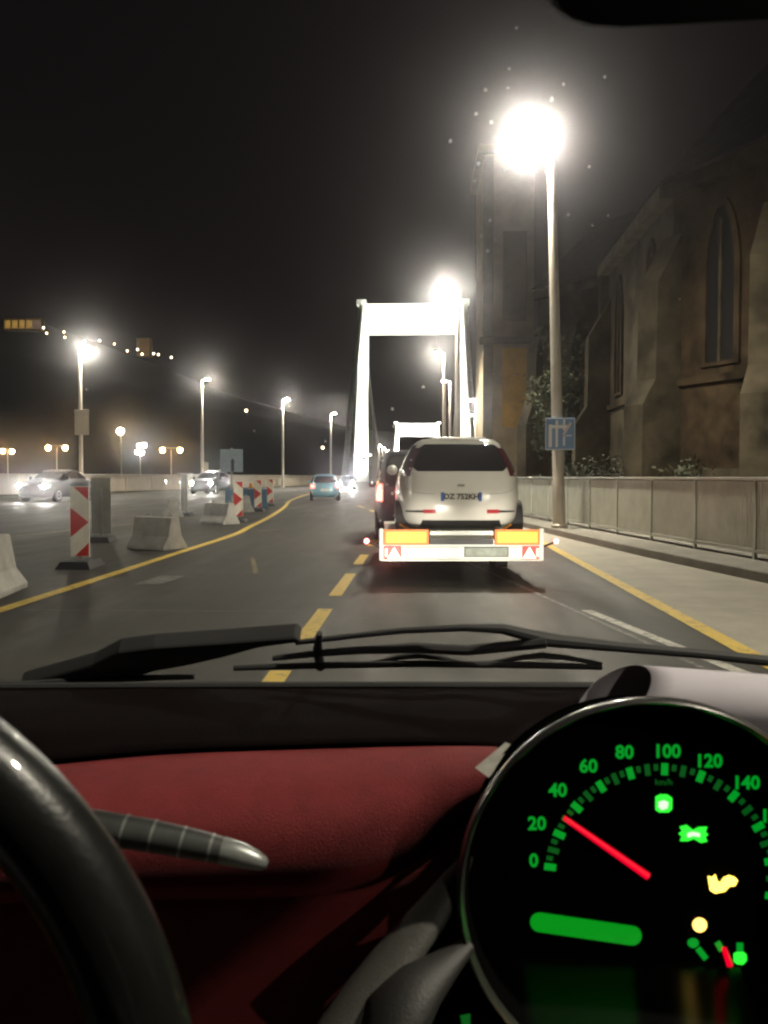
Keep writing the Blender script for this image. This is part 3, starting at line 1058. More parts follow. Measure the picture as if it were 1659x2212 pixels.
MB().lathe([(0.05, 0), (0.05, 0.03), (0.09, 0.05), (0.09, 0.2), (0.05, 0.25)], (0.2, 0, 0.80), 12).build('warning_lamp', M_AMBER, o, smooth=True)
o = thing('road_sign', 'pale blue square sign with a dark upright bar, facing the road', 'sign', (-8.2, 40.5, gz(-8.2)), R(8))
MB().tube([(0, 0, 0), (0, 0, 2.5)], 0.035, 8).build('post', M_STEEL, o)
MB().box((0, -0.05, 1.95), (0.96, 0.02, 0.98)).build('panel', M_PALEB, o, bevel=0.006)
MB().box((0.04, -0.064, 1.70), (0.13, 0.005, 0.44)).build('symbol_bar', M_DARK, o)
MB().prism([(-0.06, -0.0665, 1.90), (0.14, -0.0665, 1.90), (0.04, -0.0665, 2.06)], (0, -0.004, 0)).build('symbol_point', M_DARK, o)


# ------------------------------------------------------------------ cars
HATCH = dict(L=4.06, n=4.2, prof=[(0.20, 0.20, 3.90, 0.70), (0.26, 0.07, 4.00, 0.77), (0.36, 0.015, 4.04, 0.835), (0.52, 0.0, 4.06, 0.85), (0.62, 0.01, 4.05, 0.856),
                                  (0.74, 0.05, 4.02, 0.856), (0.84, 0.10, 3.92, 0.85), (0.92, 0.14, 3.6, 0.835), (0.98, 0.17, 3.15, 0.815), (1.06, 0.22, 2.95, 0.782),
                                  (1.18, 0.30, 2.72, 0.728), (1.30, 0.40, 2.48, 0.662), (1.40, 0.52, 2.24, 0.595), (1.46, 0.64, 2.02, 0.525), (1.495, 0.80, 1.82, 0.43), (1.51, 1.0, 1.6, 0.28)])
SEDAN = dict(L=4.4, n=4.5, prof=[(0.20, 0.15, 4.25, 0.76), (0.30, 0.03, 4.36, 0.83), (0.50, 0.0, 4.40, 0.86), (0.66, 0.02, 4.38, 0.87), (0.80, 0.06, 4.25, 0.86), (0.90, 0.15, 3.8, 0.85),
                                 (0.97, 0.32, 3.35, 0.83), (1.08, 0.55, 3.1, 0.78), (1.22, 0.85, 2.8, 0.71), (1.34, 1.1, 2.5, 0.65), (1.41, 1.4, 2.25, 0.58), (1.43, 1.6, 2.0, 0.4)])
VAN = dict(L=4.8, n=6.0, prof=[(0.25, 0.12, 4.6, 0.85), (0.35, 0.02, 4.75, 0.92), (0.60, 0.0, 4.8, 0.95), (0.9, 0.02, 4.7, 0.95), (1.05, 0.04, 4.2, 0.94), (1.2, 0.06, 3.75, 0.92),
                               (1.5, 0.12, 3.45, 0.87), (1.75, 0.18, 3.2, 0.82), (1.86, 0.26, 3.05, 0.74), (1.90, 0.40, 2.8, 0.5)])


class Shape:
    def __init__(self, S):
        self.S = S
        self.n = S['n']

    def at(self, z):
        pr = self.S['prof']
        return tuple(slerp([(p[0], p[k]) for p in pr], z) for k in (1, 2, 3))

    def rear(self, x, z, off=0.0):
        r_, f_, w = self.at(z)
        m_, h_ = (r_ + f_) / 2, (f_ - r_) / 2
        k = min(0.999, abs(x) / w)
        return Vector((x, m_ - h_ * (1 - k ** self.n) ** (1 / self.n) - off, z))

    def front(self, x, z, off=0.0):
        r_, f_, w = self.at(z)
        m_, h_ = (r_ + f_) / 2, (f_ - r_) / 2
        k = min(0.999, abs(x) / w)
        return Vector((x, m_ + h_ * (1 - k ** self.n) ** (1 / self.n) + off, z))

    def side(self, y, z, s, off=0.0):
        r_, f_, w = self.at(z)
        m_, h_ = (r_ + f_) / 2, (f_ - r_) / 2
        k = min(0.999, abs(y - m_) / h_)
        return Vector((s * (w * (1 - k ** self.n) ** (1 / self.n) + off), y, z))


def car(name, S, paint, label, cat, group, tail=None, head=None, plate=None, loc=(0, 0, 0), rz=0, full=True):
    sh_ = Shape(S)
    o = thing(name, label, cat, loc, rz, group)
    z0, z1 = S['prof'][0][0], S['prof'][-1][0]
    rings = []
    nz = 34
    for i in range(nz + 1):
        z = z0 + (z1 - z0) * (i / nz)
        r_, f_, w = sh_.at(z)
        m_, h_ = (r_ + f_) / 2, (f_ - r_) / 2
        ring = []
        for k in range(64):
            a = 2 * math.pi * k / 64
            ca, sa = math.cos(a), math.sin(a)
            e = 2 / sh_.n
            ring.append(Vector((w * math.copysign(abs(ca) ** e, ca), m_ + h_ * math.copysign(abs(sa) ** e, sa), z)))
        rings.append(ring)
    b = MB()
    b.loft(rings)
    body = b.build('body', paint, o, smooth='all')
    zt = z1
    zb = 0.98 if S is not VAN else 1.12
    zw = zt - 0.10
    # rear window
    rw = MB()
    wlo, whi = sh_.at(zb + 0.02)[2], sh_.at(zw)[2]

    def rear_win(u, v):
        z = zb + 0.03 + (zw - 0.02 - zb - 0.03) * v
        hw = (wlo * 0.83 + (whi * 0.88 - wlo * 0.83) * v)
        e = 1 - 0.16 * (max(0, 0.3 - v) / 0.3) ** 2.2 - 0.10 * (max(0, v - 0.8) / 0.2) ** 2.2
        return sh_.rear((2 * u - 1) * hw * e, z, 0.006)
    rw.shell(rear_win, 16, 8, (0, -0.004, 0))
    rw.build('rear_window', M_DGLASS, o, smooth=True)
    fwm = MB()

    def front_win(u, v):
        z = zb + 0.05 + (zw - 0.02 - zb - 0.05) * v
        hw = (wlo * 0.82 + (whi * 0.84 - wlo * 0.82) * v)
        return sh_.front((2 * u - 1) * hw, z, 0.006)
    fwm.shell(front_win, 12, 6, (0, 0.004, 0))
    fwm.build('windscreen', M_DGLASS, o, smooth=True)
    for s in (-1, 1):
        r0, f0, _ = sh_.at(zb + 0.05)
        r1, f1, _ = sh_.at(zw)
        for (u0, u1) in ((0.10, 0.46), (0.49, 0.86)):
            sw = MB()

            def side_win(u, v, s=s, u0=u0, u1=u1):
                z = zb + 0.05 + (zw - 0.03 - zb - 0.05) * v
                ra, fa = r0 + (r1 - r0) * v, f0 + (f1 - f0) * v
                uu = u0 + (u1 - u0) * u
                return sh_.side(ra + (fa - ra) * uu, z, s, 0.004)
            sw.shell(side_win, 8, 5, (s * 0.004, 0, 0))
            sw.build('side_window', M_DGLASS, o, smooth=True)
        mi = MB()
        r_, f_, w = sh_.at(zb)
        ym = f0 - 0.35
        mi.lathe([(0.02, -0.10), (0.075, -0.05), (0.085, 0.02), (0.05, 0.06)], (s * (w + 0.09), ym, zb + 0.06), 10, Matrix.Rotation(R(-90), 3, 'X'))
        mi.build('mirror', paint, o, smooth=True)
    for yy in (0.17, 0.80):
        for s in (-1, 1):
            L_ = S['L']
            rad = 0.30 if S is not VAN else 0.33
            c_ = (s * (sh_.at(0.5)[2] - 0.10), L_ * yy, rad)
            Mx = Matrix.Rotation(R(90) * s, 3, 'Y')
            wh = MB().lathe([(rad * 0.66, -0.10), (rad * 0.97, -0.10), (rad, -0.07), (rad, 0.07), (rad * 0.97, 0.10), (rad * 0.66, 0.105)], c_, 24, Mx).build('wheel', M_RUBBER, o, smooth=True)
            MB().lathe([(rad * 0.65, 0.05), (rad * 0.65, 0.11), (rad * 0.58, 0.112), (rad * 0.2, 0.09), (rad * 0.12, 0.11)], c_, 16, Mx).build('rim', M_STEEL, wh, smooth=True)
    # tail lamps, tall ones beside the rear window
    for s in (-1, 1):
        tl = MB()
        if S is VAN:
            za, zc, xa, xb = 0.85, 1.20, 0.80, 0.925
        elif S is HATCH and tail is None:
            za, zc, xa, xb = 0.94, 1.34, 0.0, 0.0
        else:
            za, zc, xa, xb = 0.74, 0.90, 0.60, 0.80

        def tail_f(u, v, s=s):
            z = za + (zc - za) * v
            if xb == 0.0:
                w = sh_.at(z)[2]
                return sh_.rear(s * w * (0.80 + 0.15 * u + (0.06 * (1 - v)) * 0), z, 0.005)
            return sh_.rear(s * (xa + (xb - xa) * u), z, 0.006)
        tl.shell(tail_f, 5, 6, (0, -0.006, 0))
        tl.build('tail_lamp', tail or M_TAILOFF, o, smooth=True)
    # head lamps
    for s in (-1, 1):
        hl = MB()

        def head_f(u, v, s=s):
            return sh_.front(s * (0.48 + 0.28 * u), 0.62 + 0.15 * v, 0.006)
        hl.shell(head_f, 5, 3, (0, 0.006, 0))
        ho = hl.build('headlamp', M_SILVER, o, smooth=True)
        if head:
            c_ = sh_.front(s * 0.60, 0.695, 0.013)
            MB().lathe([(0.105, 0.0), (0.10, 0.02), (0.05, 0.045)], c_, 12, Matrix.Rotation(R(-90), 3, 'X')).build('headlamp_bulb', head, ho, smooth=True)
    gr = MB()
    gr.shell(lambda u, v: sh_.front(-0.42 + 0.84 * u, 0.36 + 0.18 * v, 0.005), 8, 3, (0, 0.006, 0))
    gr.build('grille', M_BLKP, o, smooth=True)
    if plate is not None:
        pz = plate[1]
        c_ = sh_.rear(0, pz, 0.0)
        MB().box((0, c_.y - 0.012, pz), (0.53, 0.012, 0.125)).build('number_plate', M_PLATE, o, bevel=0.004)
    return o, sh_


# white hatchback carried on the trailer
TRX, TRY, TRR = 0.51, 11.8, R(2.5)
CARX, CARY, CARZ = 0.55, 12.75, 0.42
wc, wsh = car('hatchback_car', HATCH, M_CARW, 'white hatchback car strapped on the trailer straight ahead', 'car', None, None, None, ('', 0.66), (CARX, CARY, CARZ), R(1.5))
wc.scale = (1.05, 1, 1)
for s in (-1, 1):
    # seam of the tailgate, bumper slits, reflectors
    q = MB()
    q.shell(lambda u, v, s=s: wsh.rear(s * (0.36 + 0.36 * u), 0.445 + 0.035 * v * (1 - 0.4 * u), 0.004), 6, 2, (0, -0.005, 0))
    sl = q.build('bumper_slit', M_BLKP, wc, smooth=True)
    q = MB()
    q.shell(lambda u, v, s=s: wsh.rear(s * (0.33 + 0.16 * u), 0.436 + 0.05 * v, 0.010), 4, 2, (0, -0.006, 0))
    q.build('reflector', M_REFL, sl, smooth=True)
seam = []
for i in range(41):
    t = i / 40
    if t < 0.2:
        k = t / 0.2
        x, z = -0.72 - 0.015 * math.sin(k * 3.1), 0.98 - 0.20 * k
    elif t > 0.8:
        k = (1 - t) / 0.2
        x, z = 0.72 + 0.015 * math.sin(k * 3.1), 0.98 - 0.20 * k
    else:
        k = (t - 0.2) / 0.6
        a = (2 * k - 1)
        x = a * 0.72
        z = 0.70 + 0.08 * abs(a) ** 8
    seam.append(wsh.rear(x, z, 0.0015))
MB().tube(seam, 0.0035, 5).build('tailgate_seam', M_GREYP, wc)
q = MB()
q.shell(lambda u, v: wsh.rear(-0.34 + 0.68 * u, 0.595 + 0.15 * v, 0.003), 8, 3, (0, -0.003, 0))
q.build('plate_recess', M_CARW, wc, smooth=True)
q = MB()
q.shell(lambda u, v: wsh.rear((-0.5 + u) * (1.0 + 0.1 * (1 - v)), 0.215 + 0.125 * v, 0.006), 10, 3, (0, -0.006, 0))
q.build('diffuser', M_BLKP, wc, smooth=True)
q = MB()
q.shell(lambda u, v: (-0.36 + 0.72 * u, 0.60 + 0.06 * v - 0.05 * (2 * u - 1) ** 2 * 0, 1.475 + 0.015 * v), 8, 2, (0, 0, -0.02))
q.build('roof_spoiler', M_CARW, wc, smooth=True)
MB().box((0, wsh.rear(0, 0.8, 0.008).y, 0.815), (0.09, 0.012, 0.03)).build('tailgate_badge', M_SILVER, wc, bevel=0.004)
pc = wsh.rear(0, 0.66, 0)
for s in (-1, 1):
    MB().box((s * 0.243, pc.y - 0.0195, 0.66), (0.042, 0.003, 0.121)).build('plate_band', M_PLATEB, wc)
text('DZ 752KH', 0.100, M_INK, wc, (0, pc.y - 0.0215, 0.66), (1, 0, 0), (0, 0, 1), 'plate_lettering', 0.0008, 0.0035, world=False)

# trailer under it
tr = thing('car_trailer', 'flat car trailer with orange and yellow marker plates at its tail', 'trailer', (TRX, TRY, 0), TRR)
MB().box((0, 2.6, 0.52), (1.9, 5.0, 0.06)).build('bed', M_TGALV, tr)
for s in (-1, 1):
    MB().box((s * 0.90, 2.6, 0.45), (0.09, 5.1, 0.16)).build('side_beam', M_TGALV, tr, bevel=0.01)
    MB().box((s * 1.005, 0.0, 0.50), (0.05, 0.06, 0.40)).build('corner_post', M_ALU, tr, bevel=0.006)
    pl = MB().box((s * 0.695, -0.055, 0.595), (0.565, 0.012, 0.195)).build('marker_plate', M_ORANGE, tr, bevel=0.004)
    MB().box((s * 0.695, -0.064, 0.595), (0.505, 0.008, 0.138)).build('marker_field', M_YMARK, pl)
    lm = MB().box((s * 0.865, -0.05, 0.405), (0.21, 0.05, 0.165)).build('lamp_cluster', emit('lit_red_lens', (1.0, 0.05, 0.04), 0.9, True, (0.3, 0.01, 0.01)), tr, bevel=0.012)
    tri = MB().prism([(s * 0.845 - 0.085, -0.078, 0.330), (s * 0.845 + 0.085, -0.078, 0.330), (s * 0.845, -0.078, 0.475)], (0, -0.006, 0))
    tri.build('reflector_triangle', E_REFL, lm)  # reflector emits the headlamp light it would throw back
    MB().box((s * 0.945, -0.079, 0.405), (0.035, 0.006, 0.11)).build('tail_lens', E_TAIL, lm)
    for yy in (2.2, 3.05):
        c_ = (s * 0.78, yy, 0.26)
        Mx = Matrix.Rotation(R(90) * s, 3, 'Y')
        wh = MB().lathe([(0.16, -0.08), (0.255, -0.08), (0.26, -0.05), (0.26, 0.05), (0.255, 0.08), (0.16, 0.085)], c_, 20, Mx).build('wheel', M_RUBBER, tr, smooth=True)
        MB().lathe([(0.158, 0.04), (0.158, 0.085), (0.05, 0.07)], c_, 14, Mx).build('rim', M_STEEL, wh, smooth=True)
    st = MB()
    st.tube([(s * 1.03, 0.02, 0.47), (s * 1.16, 0.0, 0.525)], [0.014, 0.012], 8)
    sk = st.build('marker_stalk', M_RUBBER, tr)
    MB().lathe([(0.016, -0.02), (0.030, -0.015), (0.034, 0.01), (0.018, 0.034)], (s * 1.19, -0.01, 0.545), 12, Matrix.Rotation(R(90), 3, 'X')).build('side_marker', E_SIDE, sk, smooth=True)
    MB().tube([(s * 0.45, 0.6, 0.56), (s * 0.75, 0.95, 0.70)], 0.018, 6).build('strap', M_AMBER, tr)
MB().box((0, -0.005, 0.52), (0.80, 0.05, 0.10)).build('ramp_recess', M_BLKP, tr)
MB().box((0, -0.03, 0.645), (0.80, 0.05, 0.055)).build('ramp_lip', M_ALU, tr, bevel=0.012)
MB().box((0, -0.03, 0.49), (1.98, 0.05, 0.028)).build('cross_member', M_ALU, tr, bevel=0.006)
MB().box((0, -0.02, 0.395), (1.96, 0.04, 0.158)).build('rear_board', M_ALU, tr, bevel=0.008)
wp = MB().box((-0.36, -0.052, 0.40), (0.66, 0.012, 0.135)).build('board_panel', M_ALU, tr, bevel=0.006)
np_ = MB().box((0.31, -0.05, 0.41), (0.56, 0.010, 0.125)).build('number_plate', mat('grey_green_plate', (0.30, 0.33, 0.28), 0.6, var=0.3, vscale=14), tr, bevel=0.004)  # plate in mottled grey-green
bd = MB()
for (c_, s_) in (((0.31, -0.0565, 0.466), (0.54, 0.003, 0.008)), ((0.31, -0.0565, 0.354), (0.54, 0.003, 0.008)), ((0.042, -0.0565, 0.41), (0.008, 0.003, 0.12)), ((0.578, -0.0565, 0.41), (0.008, 0.003, 0.12))):
    bd.box(c_, s_)
bd.build('plate_border', M_DARK, np_)
MB().box((0, -0.02, 0.305), (2.0, 0.05, 0.016)).build('lower_edge', M_STEEL, tr)
MB().tube([(-0.5, 5.1, 0.45), (0, 6.3, 0.45)], 0.04, 8).build('drawbar', M_TGALV, tr)
MB().tube([(0.5, 5.1, 0.45), (0, 6.3, 0.45)], 0.04, 8).build('drawbar', M_TGALV, tr)

car('tow_van', VAN, M_NAVY, 'dark van towing the trailer, mostly hidden by the white car', 'van', None, E_TAIL, None, None, (0.02, 19.2, 0), R(3.0))
car('teal_car', HATCH, M_TEAL, 'teal car driving ahead in the left lane with red tail lamps', 'car', 'cars driving ahead', E_TAIL, None, ('', 0.62), (-5.3, 52.0, 0), R(7))
# oncoming traffic
car('oncoming_car', SEDAN, M_NAVY, 'dark oncoming car with glaring headlamps nearest at the left edge', 'car', 'oncoming cars', M_TAILOFF, E_HEAD, None, (-16.3, 44.4, 0.25), R(172))
car('oncoming_car', HATCH, M_NAVY, 'dark oncoming car right of the grey board, headlamps on', 'car', 'oncoming cars', M_TAILOFF, E_HEAD, None, (-13.4, 62.5, 0.25), R(174))
car('oncoming_car', SEDAN, M_NAVY, 'farther dark oncoming car just left of the grey board, headlamps on', 'car', 'oncoming cars', M_TAILOFF, E_HEAD, None, (-19.7, 80.0, 0.25), R(174))
car('oncoming_car', HATCH, M_GREYC, 'oncoming car whose headlamps glare below the left portal leg', 'car', 'oncoming cars', M_TAILOFF, emit('near_headlamp_glow', (1, 0.98, 0.92), 5000.0), None, (-7.6, 98, 0.05), R(182))

# ------------------------------------------------------------------ far bank
hl = MB()


def hill_f(u, v):
    x = -1400 + 2100 * u
    y = 760 + 700 * v
    h = 175 * math.exp(-((x + 520) / 330) ** 2 - ((y - 1050) / 260) ** 2) + 30 * math.exp(-((x - 100) / 500) ** 2)
    h *= min(1.0, v * 6)
    return (x, y, -0.3 + h + 3 * math.sin(x * 0.05) * math.cos(y * 0.04) * min(1, v * 4))


hl.grid(hill_f, 60, 24)
tag(hl.build('hill', M_HILL, smooth=True), 'dark hill across the river', None, None, 'structure')
ft_ = thing('fortress', 'amber lit fortress wall on top of the dark hill at upper left', 'building', P(50, 716, 840))
cc = P(52, 702, 840)
MB().box(cc, (34, 8, 11)).build('wall', mat('fortress_stone', (0.4, 0.3, 0.15), 0.9), ft_, world=True)
for k in range(5):
    MB().box(cc + Vector((-13 + 6.5 * k, -4.3, 0)), (4.6, 0.4, 7)).build('wall_glow_panel', E_AMBW, ft_, world=True)  # glowing panels in place of floodlit masonry
MB().box(P(80, 701, 840), (10, 8, 8)).build('bastion', mat('fortress_stone', (0.4, 0.3, 0.15), 0.9), ft_, world=True)
MB().box(P(80, 701, 835), (8, 0.4, 7)).build('wall_glow_panel', emit('dim_wall_glow', (1.0, 0.66, 0.45), 0.10, False), ft_, world=True)  # fainter glow panel, wall light given as emission
MB().box(P(312, 751, 838), (12, 8, 16)).build('outwork', mat('fortress_stone', (0.4, 0.3, 0.15), 0.9), ft_, world=True)
MB().box(P(312, 751, 833), (9, 0.4, 12)).build('wall_glow_panel', emit('dim_amber_glow', (1.0, 0.52, 0.10), 0.085, False), ft_, world=True)  # glow panel for the amber light on the outwork

protoh = None
for (x, y) in ((94, 708), (101, 720), (138, 717), (140, 729), (184, 736), (215, 736), (247, 743), (275, 758), (297, 755), (307, 765), (332, 764), (342, 766), (370, 772), (532, 887), (697, 967)):
    d_ = 800 if y < 880 else 600
    p = P(x, y, d_)
    if protoh is None:
        o = thing('hill_lamp', 'tiny warm lamp in the string across the dark hill', 'lamp', (p.x, p.y, p.z - 6), 0, 'lamps on the hill')
        MB().tube([(0, 0, 0), (0, 0, 5.4)], 0.12, 5).build('pole', M_DARK, o)
        MB().lathe([(0.25, -0.9), (0.75, -0.5), (0.9, 0), (0.75, 0.5), (0.2, 0.9)], (0, 0, 6), 10).build('globe', E_HILL, o, smooth=True)
        protoh = o
    else:
        c = copy_tree(protoh)
        c.location = (p.x, p.y, p.z - 6)

# lamps of the quay
def quay_lamp(label, heads, px, d_, m, r_=0.34):
    base = P(px, 1015, d_)
    o = thing('quay_lamp', label, 'street lamp', (base.x, base.y, -0.3), 0, 'lamps of the quay')
    top = max(P(a, b, d_).z for a, b in heads)
    MB().tube([(0, 0, 0), (0, 0, top + 0.3)], [0.13, 0.08], 8).build('pole', M_POLE, o)
    for a, b in heads:
        p = P(a, b, d_) - Vector((base.x, base.y, -0.3))
        if abs(p.x) > 0.3:
            MB().tube([(0, 0, p.z + 0.35), (p.x, p.y, p.z + 0.42)], 0.05, 6).build('arm', M_POLE, o)
        MB().lathe([(r_ * 0.3, -r_ * 1.1), (r_ * 0.9, -r_ * 0.5), (r_, 0), (r_ * 0.8, r_ * 0.5), (r_ * 0.3, r_ * 0.8)], p, 10).build('globe', m, o, smooth=True)
    return o


quay_lamp('orange twin quay lamp at the left edge above the railing', [(6, 974), (26, 975)], 17, 190, E_QUAY, 0.45)
quay_lamp('orange twin quay lamp just left of the panelled lamp pole', [(104, 967), (141, 967)], 123, 170, E_QUAY, 0.45)
quay_lamp('orange twin quay lamp beside the second white street lamp', [(351, 972), (389, 972)], 370, 170, E_QUAY, 0.45)
quay_lamp('single orange lamp high between the first two white street lamps', [(260, 931)], 262, 150, emit('amber_lamp_glow', (1.0, 0.70, 0.35), 160.0, False), 0.55)
quay_lamp('white four headed quay lamp above the far railing', [(301, 963), (312, 961), (296, 976), (306, 978)], 303, 165, E_QUAYW, 0.36)

# ------------------------------------------------------------------ the car the picture is taken from
me_car = thing('car', 'car seen from inside, with red dashboard, wheel and round gauge', 'car', (0, 0.5, 0))

# headlamps of this car (below the view, they light the trailer)
for s in (-0.60, 0.60):
    hb = MB().lathe([(0.11, -0.05), (0.12, 0.0), (0.115, 0.03)], (s, 2.05, 0.62), 16, Matrix.Rotation(R(-90), 3, 'X')).build('headlamp', M_SILVER, me_car, world=True)
    ld = bpy.data.lights.new('headlamp_beam', 'SPOT')
    ld.energy = 5400
    ld.color = (1.0, 0.93, 0.80)
    ld.spot_size = R(9.5)
    ld.spot_blend = 0.9
    ld.shadow_soft_size = 0.06
    lo = bpy.data.objects.new('headlamp_beam', ld)
    COL.objects.link(lo)
    lo.parent = me_car
    lo.location = Vector((s, 2.12, 0.62)) - root_loc(me_car)
    lo.rotation_euler = (R(90 - 1.5), 0, R(-3.0))

# windscreen: a pane with a film of road grime that scatters light forward
WB, WT = Vector((0, 1.02, 1.122)), Vector((0, 0.20, 1.80))
WN = (WT - WB).cross(Vector((1, 0, 0)))
WN = WN if WN.y > 0 else -WN
WN.normalize()


def ws(u, v):
    x = -0.78 + 1.56 * u
    p = WB.lerp(WT, v)
    return Vector((x * (1 - 0.12 * v), p.y - 0.10 * x * x, p.z + 0.02 * x * x))


wsm = MB()
wsm.shell(ws, 24, 10, WN * 0.005)
m = bpy.data.materials.new('grimy_windscreen_glass')
m.use_nodes = True
nt = m.node_tree
nt.nodes.clear()
mo = nt.nodes.new('ShaderNodeOutputMaterial')
v1 = nt.nodes.new('ShaderNodeVolumeScatter')
v1.inputs['Color'].default_value = (0.93, 0.93, 1.0, 1)
v1.inputs['Density'].default_value = 14.5
v1.inputs['Anisotropy'].default_value = 0.988
v2 = nt.nodes.new('ShaderNodeVolumeScatter')
v2.inputs['Color'].default_value = (0.95, 0.88, 1.0, 1)
v2.inputs['Density'].default_value = 0.24
v2.inputs['Anisotropy'].default_value = 0.84
va = nt.nodes.new('ShaderNodeAddShader')
nt.links.new(v1.outputs[0], va.inputs[0])
nt.links.new(v2.outputs[0], va.inputs[1])
nt.links.new(va.outputs[0], mo.inputs['Volume'])
wso = wsm.build('windscreen', m, me_car, world=True)


def ws_hit(px, py, off=0.0):
    d_ = (P(px, py, 1.0) - EYE)
    lo_, hi_ = 0.2, 1.6
    for _ in range(40):
        md = (lo_ + hi_) / 2
        q = EYE + d_ * md
        t = (q - WB).dot(WT - WB) / (WT - WB).length_squared
        s_ = ws(0.5 + q.x / (1.56 * (1 - 0.12 * t)), t)
        if (q - s_).dot(WN) > off:
            hi_ = md
        else:
            lo_ = md
    return EYE + d_ * md


# roof and sides of the car, round the camera
MB().box((0, -0.85, 1.83), (1.5, 2.1, 0.05)).build('roof', M_DASHK, me_car, world=True, bevel=0.01)
for s in (-1, 1):
    MB().box((s * 0.84, -0.3, 0.82), (0.06, 2.6, 0.70)).build('door', M_DASHK, me_car, world=True, bevel=0.01)
MB().box((0, -1.9, 0.75), (1.6, 0.08, 0.7)).build('tailgate', M_DASHK, me_car, world=True, bevel=0.01)

# black band along the foot of the glass
fr = MB()
bpath = [P(px, 1481 + 0.000004 * (px - 830) ** 2, 0.985 - 0.10 * ((px - 870) / 2028 * 1.0) ** 2) for px in range(-300, 2001, 100)]
fr.tube(bpath, 0.0042, 8)
fr.build('windscreen_seal', M_RUBBER, me_car, smooth=True, world=True)

# wipers parked outside the glass
def wiper_path(pts, off):
    return [ws_hit(x, y, off) for x, y in pts]


wp1 = MB()
wp1.tube(wiper_path([(640, 1388), (760, 1374), (870, 1362), (1000, 1356), (1085, 1358), (1180, 1382), (1330, 1397), (1500, 1411), (1700, 1432)], 0.030),
         [0.0042, 0.0045, 0.005, 0.0055, 0.008, 0.011, 0.008, 0.0075, 0.0085], 10, flat=0.7)
w1 = wp1.build('wiper', M_RUBBER, me_car, smooth=True, world=True)
bl = MB()
bl.tube(wiper_path([(505, 1443), (700, 1437), (900, 1434), (1100, 1436), (1300, 1441)], 0.012), [0.0032, 0.0038, 0.0038, 0.0038, 0.0032], 8)
bl.build('wiper_blade', M_RUBBER, w1, smooth=True, world=True)
bl = MB()
bl.tube(wiper_path([(590, 1422), (700, 1410), (790, 1404), (900, 1400), (1010, 1405), (1180, 1388)], 0.02), [0.003, 0.004, 0.0045, 0.0055, 0.0055, 0.006], 8)
bl.build('wiper_bridge', M_RUBBER, w1, smooth=True, world=True)
for (a, b, c) in ((800, 900, 1010), (1050, 1170, 1300)):
    cl = MB()
    cl.tube(wiper_path([(a, 1433), (b - 40, 1420), (b, 1416), (b + 50, 1420), (c, 1434)], 0.018), [0.002, 0.003, 0.0035, 0.003, 0.002], 6)
    cl.build('wiper_claw', M_RUBBER, w1, smooth=True, world=True)
lk = MB()
lk.tube(wiper_path([(690, 1368), (686, 1400), (692, 1440)], 0.022), [0.003, 0.005, 0.006], 8)
lk.build('wiper_joint', M_RUBBER, w1, smooth=True, world=True)
sh2 = [(40, 1484), (120, 1462), (200, 1440), (255, 1412), (330, 1402), (480, 1392), (640, 1380), (650, 1388), (560, 1400), (480, 1422), (400, 1440), (330, 1452), (280, 1470), (250, 1486)]
wp2 = MB()
fpts = [ws_hit(x, y, 0.015) for x, y in sh2]
wp2.prism(fpts, WN * 0.02)
w2 = wp2.build('wiper', M_RUBBER, me_car, world=True, bevel=0.003)
bl = MB()
bl.tube(wiper_path([(-60, 1478), (60, 1478), (240, 1466), (420, 1462)], 0.010), [0.003, 0.004, 0.004, 0.003], 8)
bl.build('wiper_blade', M_RUBBER, w2, smooth=True, world=True)

# dashboard
dt = MB()
TOPT = [(-400, 1700), (-150, 1680), (130, 1654), (350, 1634), (600, 1624), (900, 1617), (1060, 1622), (1300, 1640), (2100, 1700)]
prof_top = [(1.03, 1476), (0.99, 1484), (0.95, 1494), (0.89, 1520), (0.83, 1565), (0.795, None), (0.800, None)]


def dash_top(u, v):
    px = -400 + 2500 * u
    k = v * (len(prof_top) - 1)
    i = min(len(prof_top) - 2, int(k))
    t = k - i
    (d0, y0), (d1, y1) = prof_top[i], prof_top[i + 1]
    ye = slerp(TOPT, px)
    edge = [ye - 14, ye - 2]
    if y0 is None:
        y0 = edge[0] if i == len(prof_top) - 2 else edge[0]
    else:
        y0 = y0 + (ye - 1620) * (i / 6) ** 2
    if y1 is None:
        y1 = edge[0] if i + 1 == len(prof_top) - 2 else edge[1]
    else:
        y1 = y1 + (ye - 1620) * ((i + 1) / 6) ** 2
    return P(px, y0 + (y1 - y0) * t, (d0 + (d1 - d0) * t) - 0.10 * ((px - 870) / 2028) ** 2)


dt.grid(dash_top, 50, 18)
dash = dt.build('dashboard', M_DASHK, me_car, smooth='all', world=True)
tag(dash, 'black dashboard top above red panels')

FOLD = [(-400, 1975), (-150, 1955), (300, 1942), (560, 1937), (700, 1932), (800, 1914), (900, 1864), (1000, 1788), (1075, 1735)]


def red_upper(u, v):
    px = -400 + 1475 * u
    a, b = slerp(TOPT, px), slerp(FOLD, px) + 6
    py = a - 10 + (b - a + 10) * v
    dep = 0.815 - 0.118 * math.sin(math.pi * 0.62 * v ** 0.62)
    dep += 0.02 * max(0, v - 0.9) / 0.1
    sidef = max(0.0, (px - 900) / 175)
    return P(px, py, dep - 0.02 * sidef * sidef - 0.08 * ((px - 870) / 2028) ** 2)


def red_lower(u, v):
    px = -400 + 1475 * u
    a = slerp(FOLD, px)
    py = a + (2360 - a) * v
    dep = 0.690 - 0.006 * (1 - math.exp(-v * 26)) + 0.075 * v
    if v < 0.012:
        dep = 0.687
    return P(px, py, dep - 0.08 * ((px - 870) / 2028) ** 2)


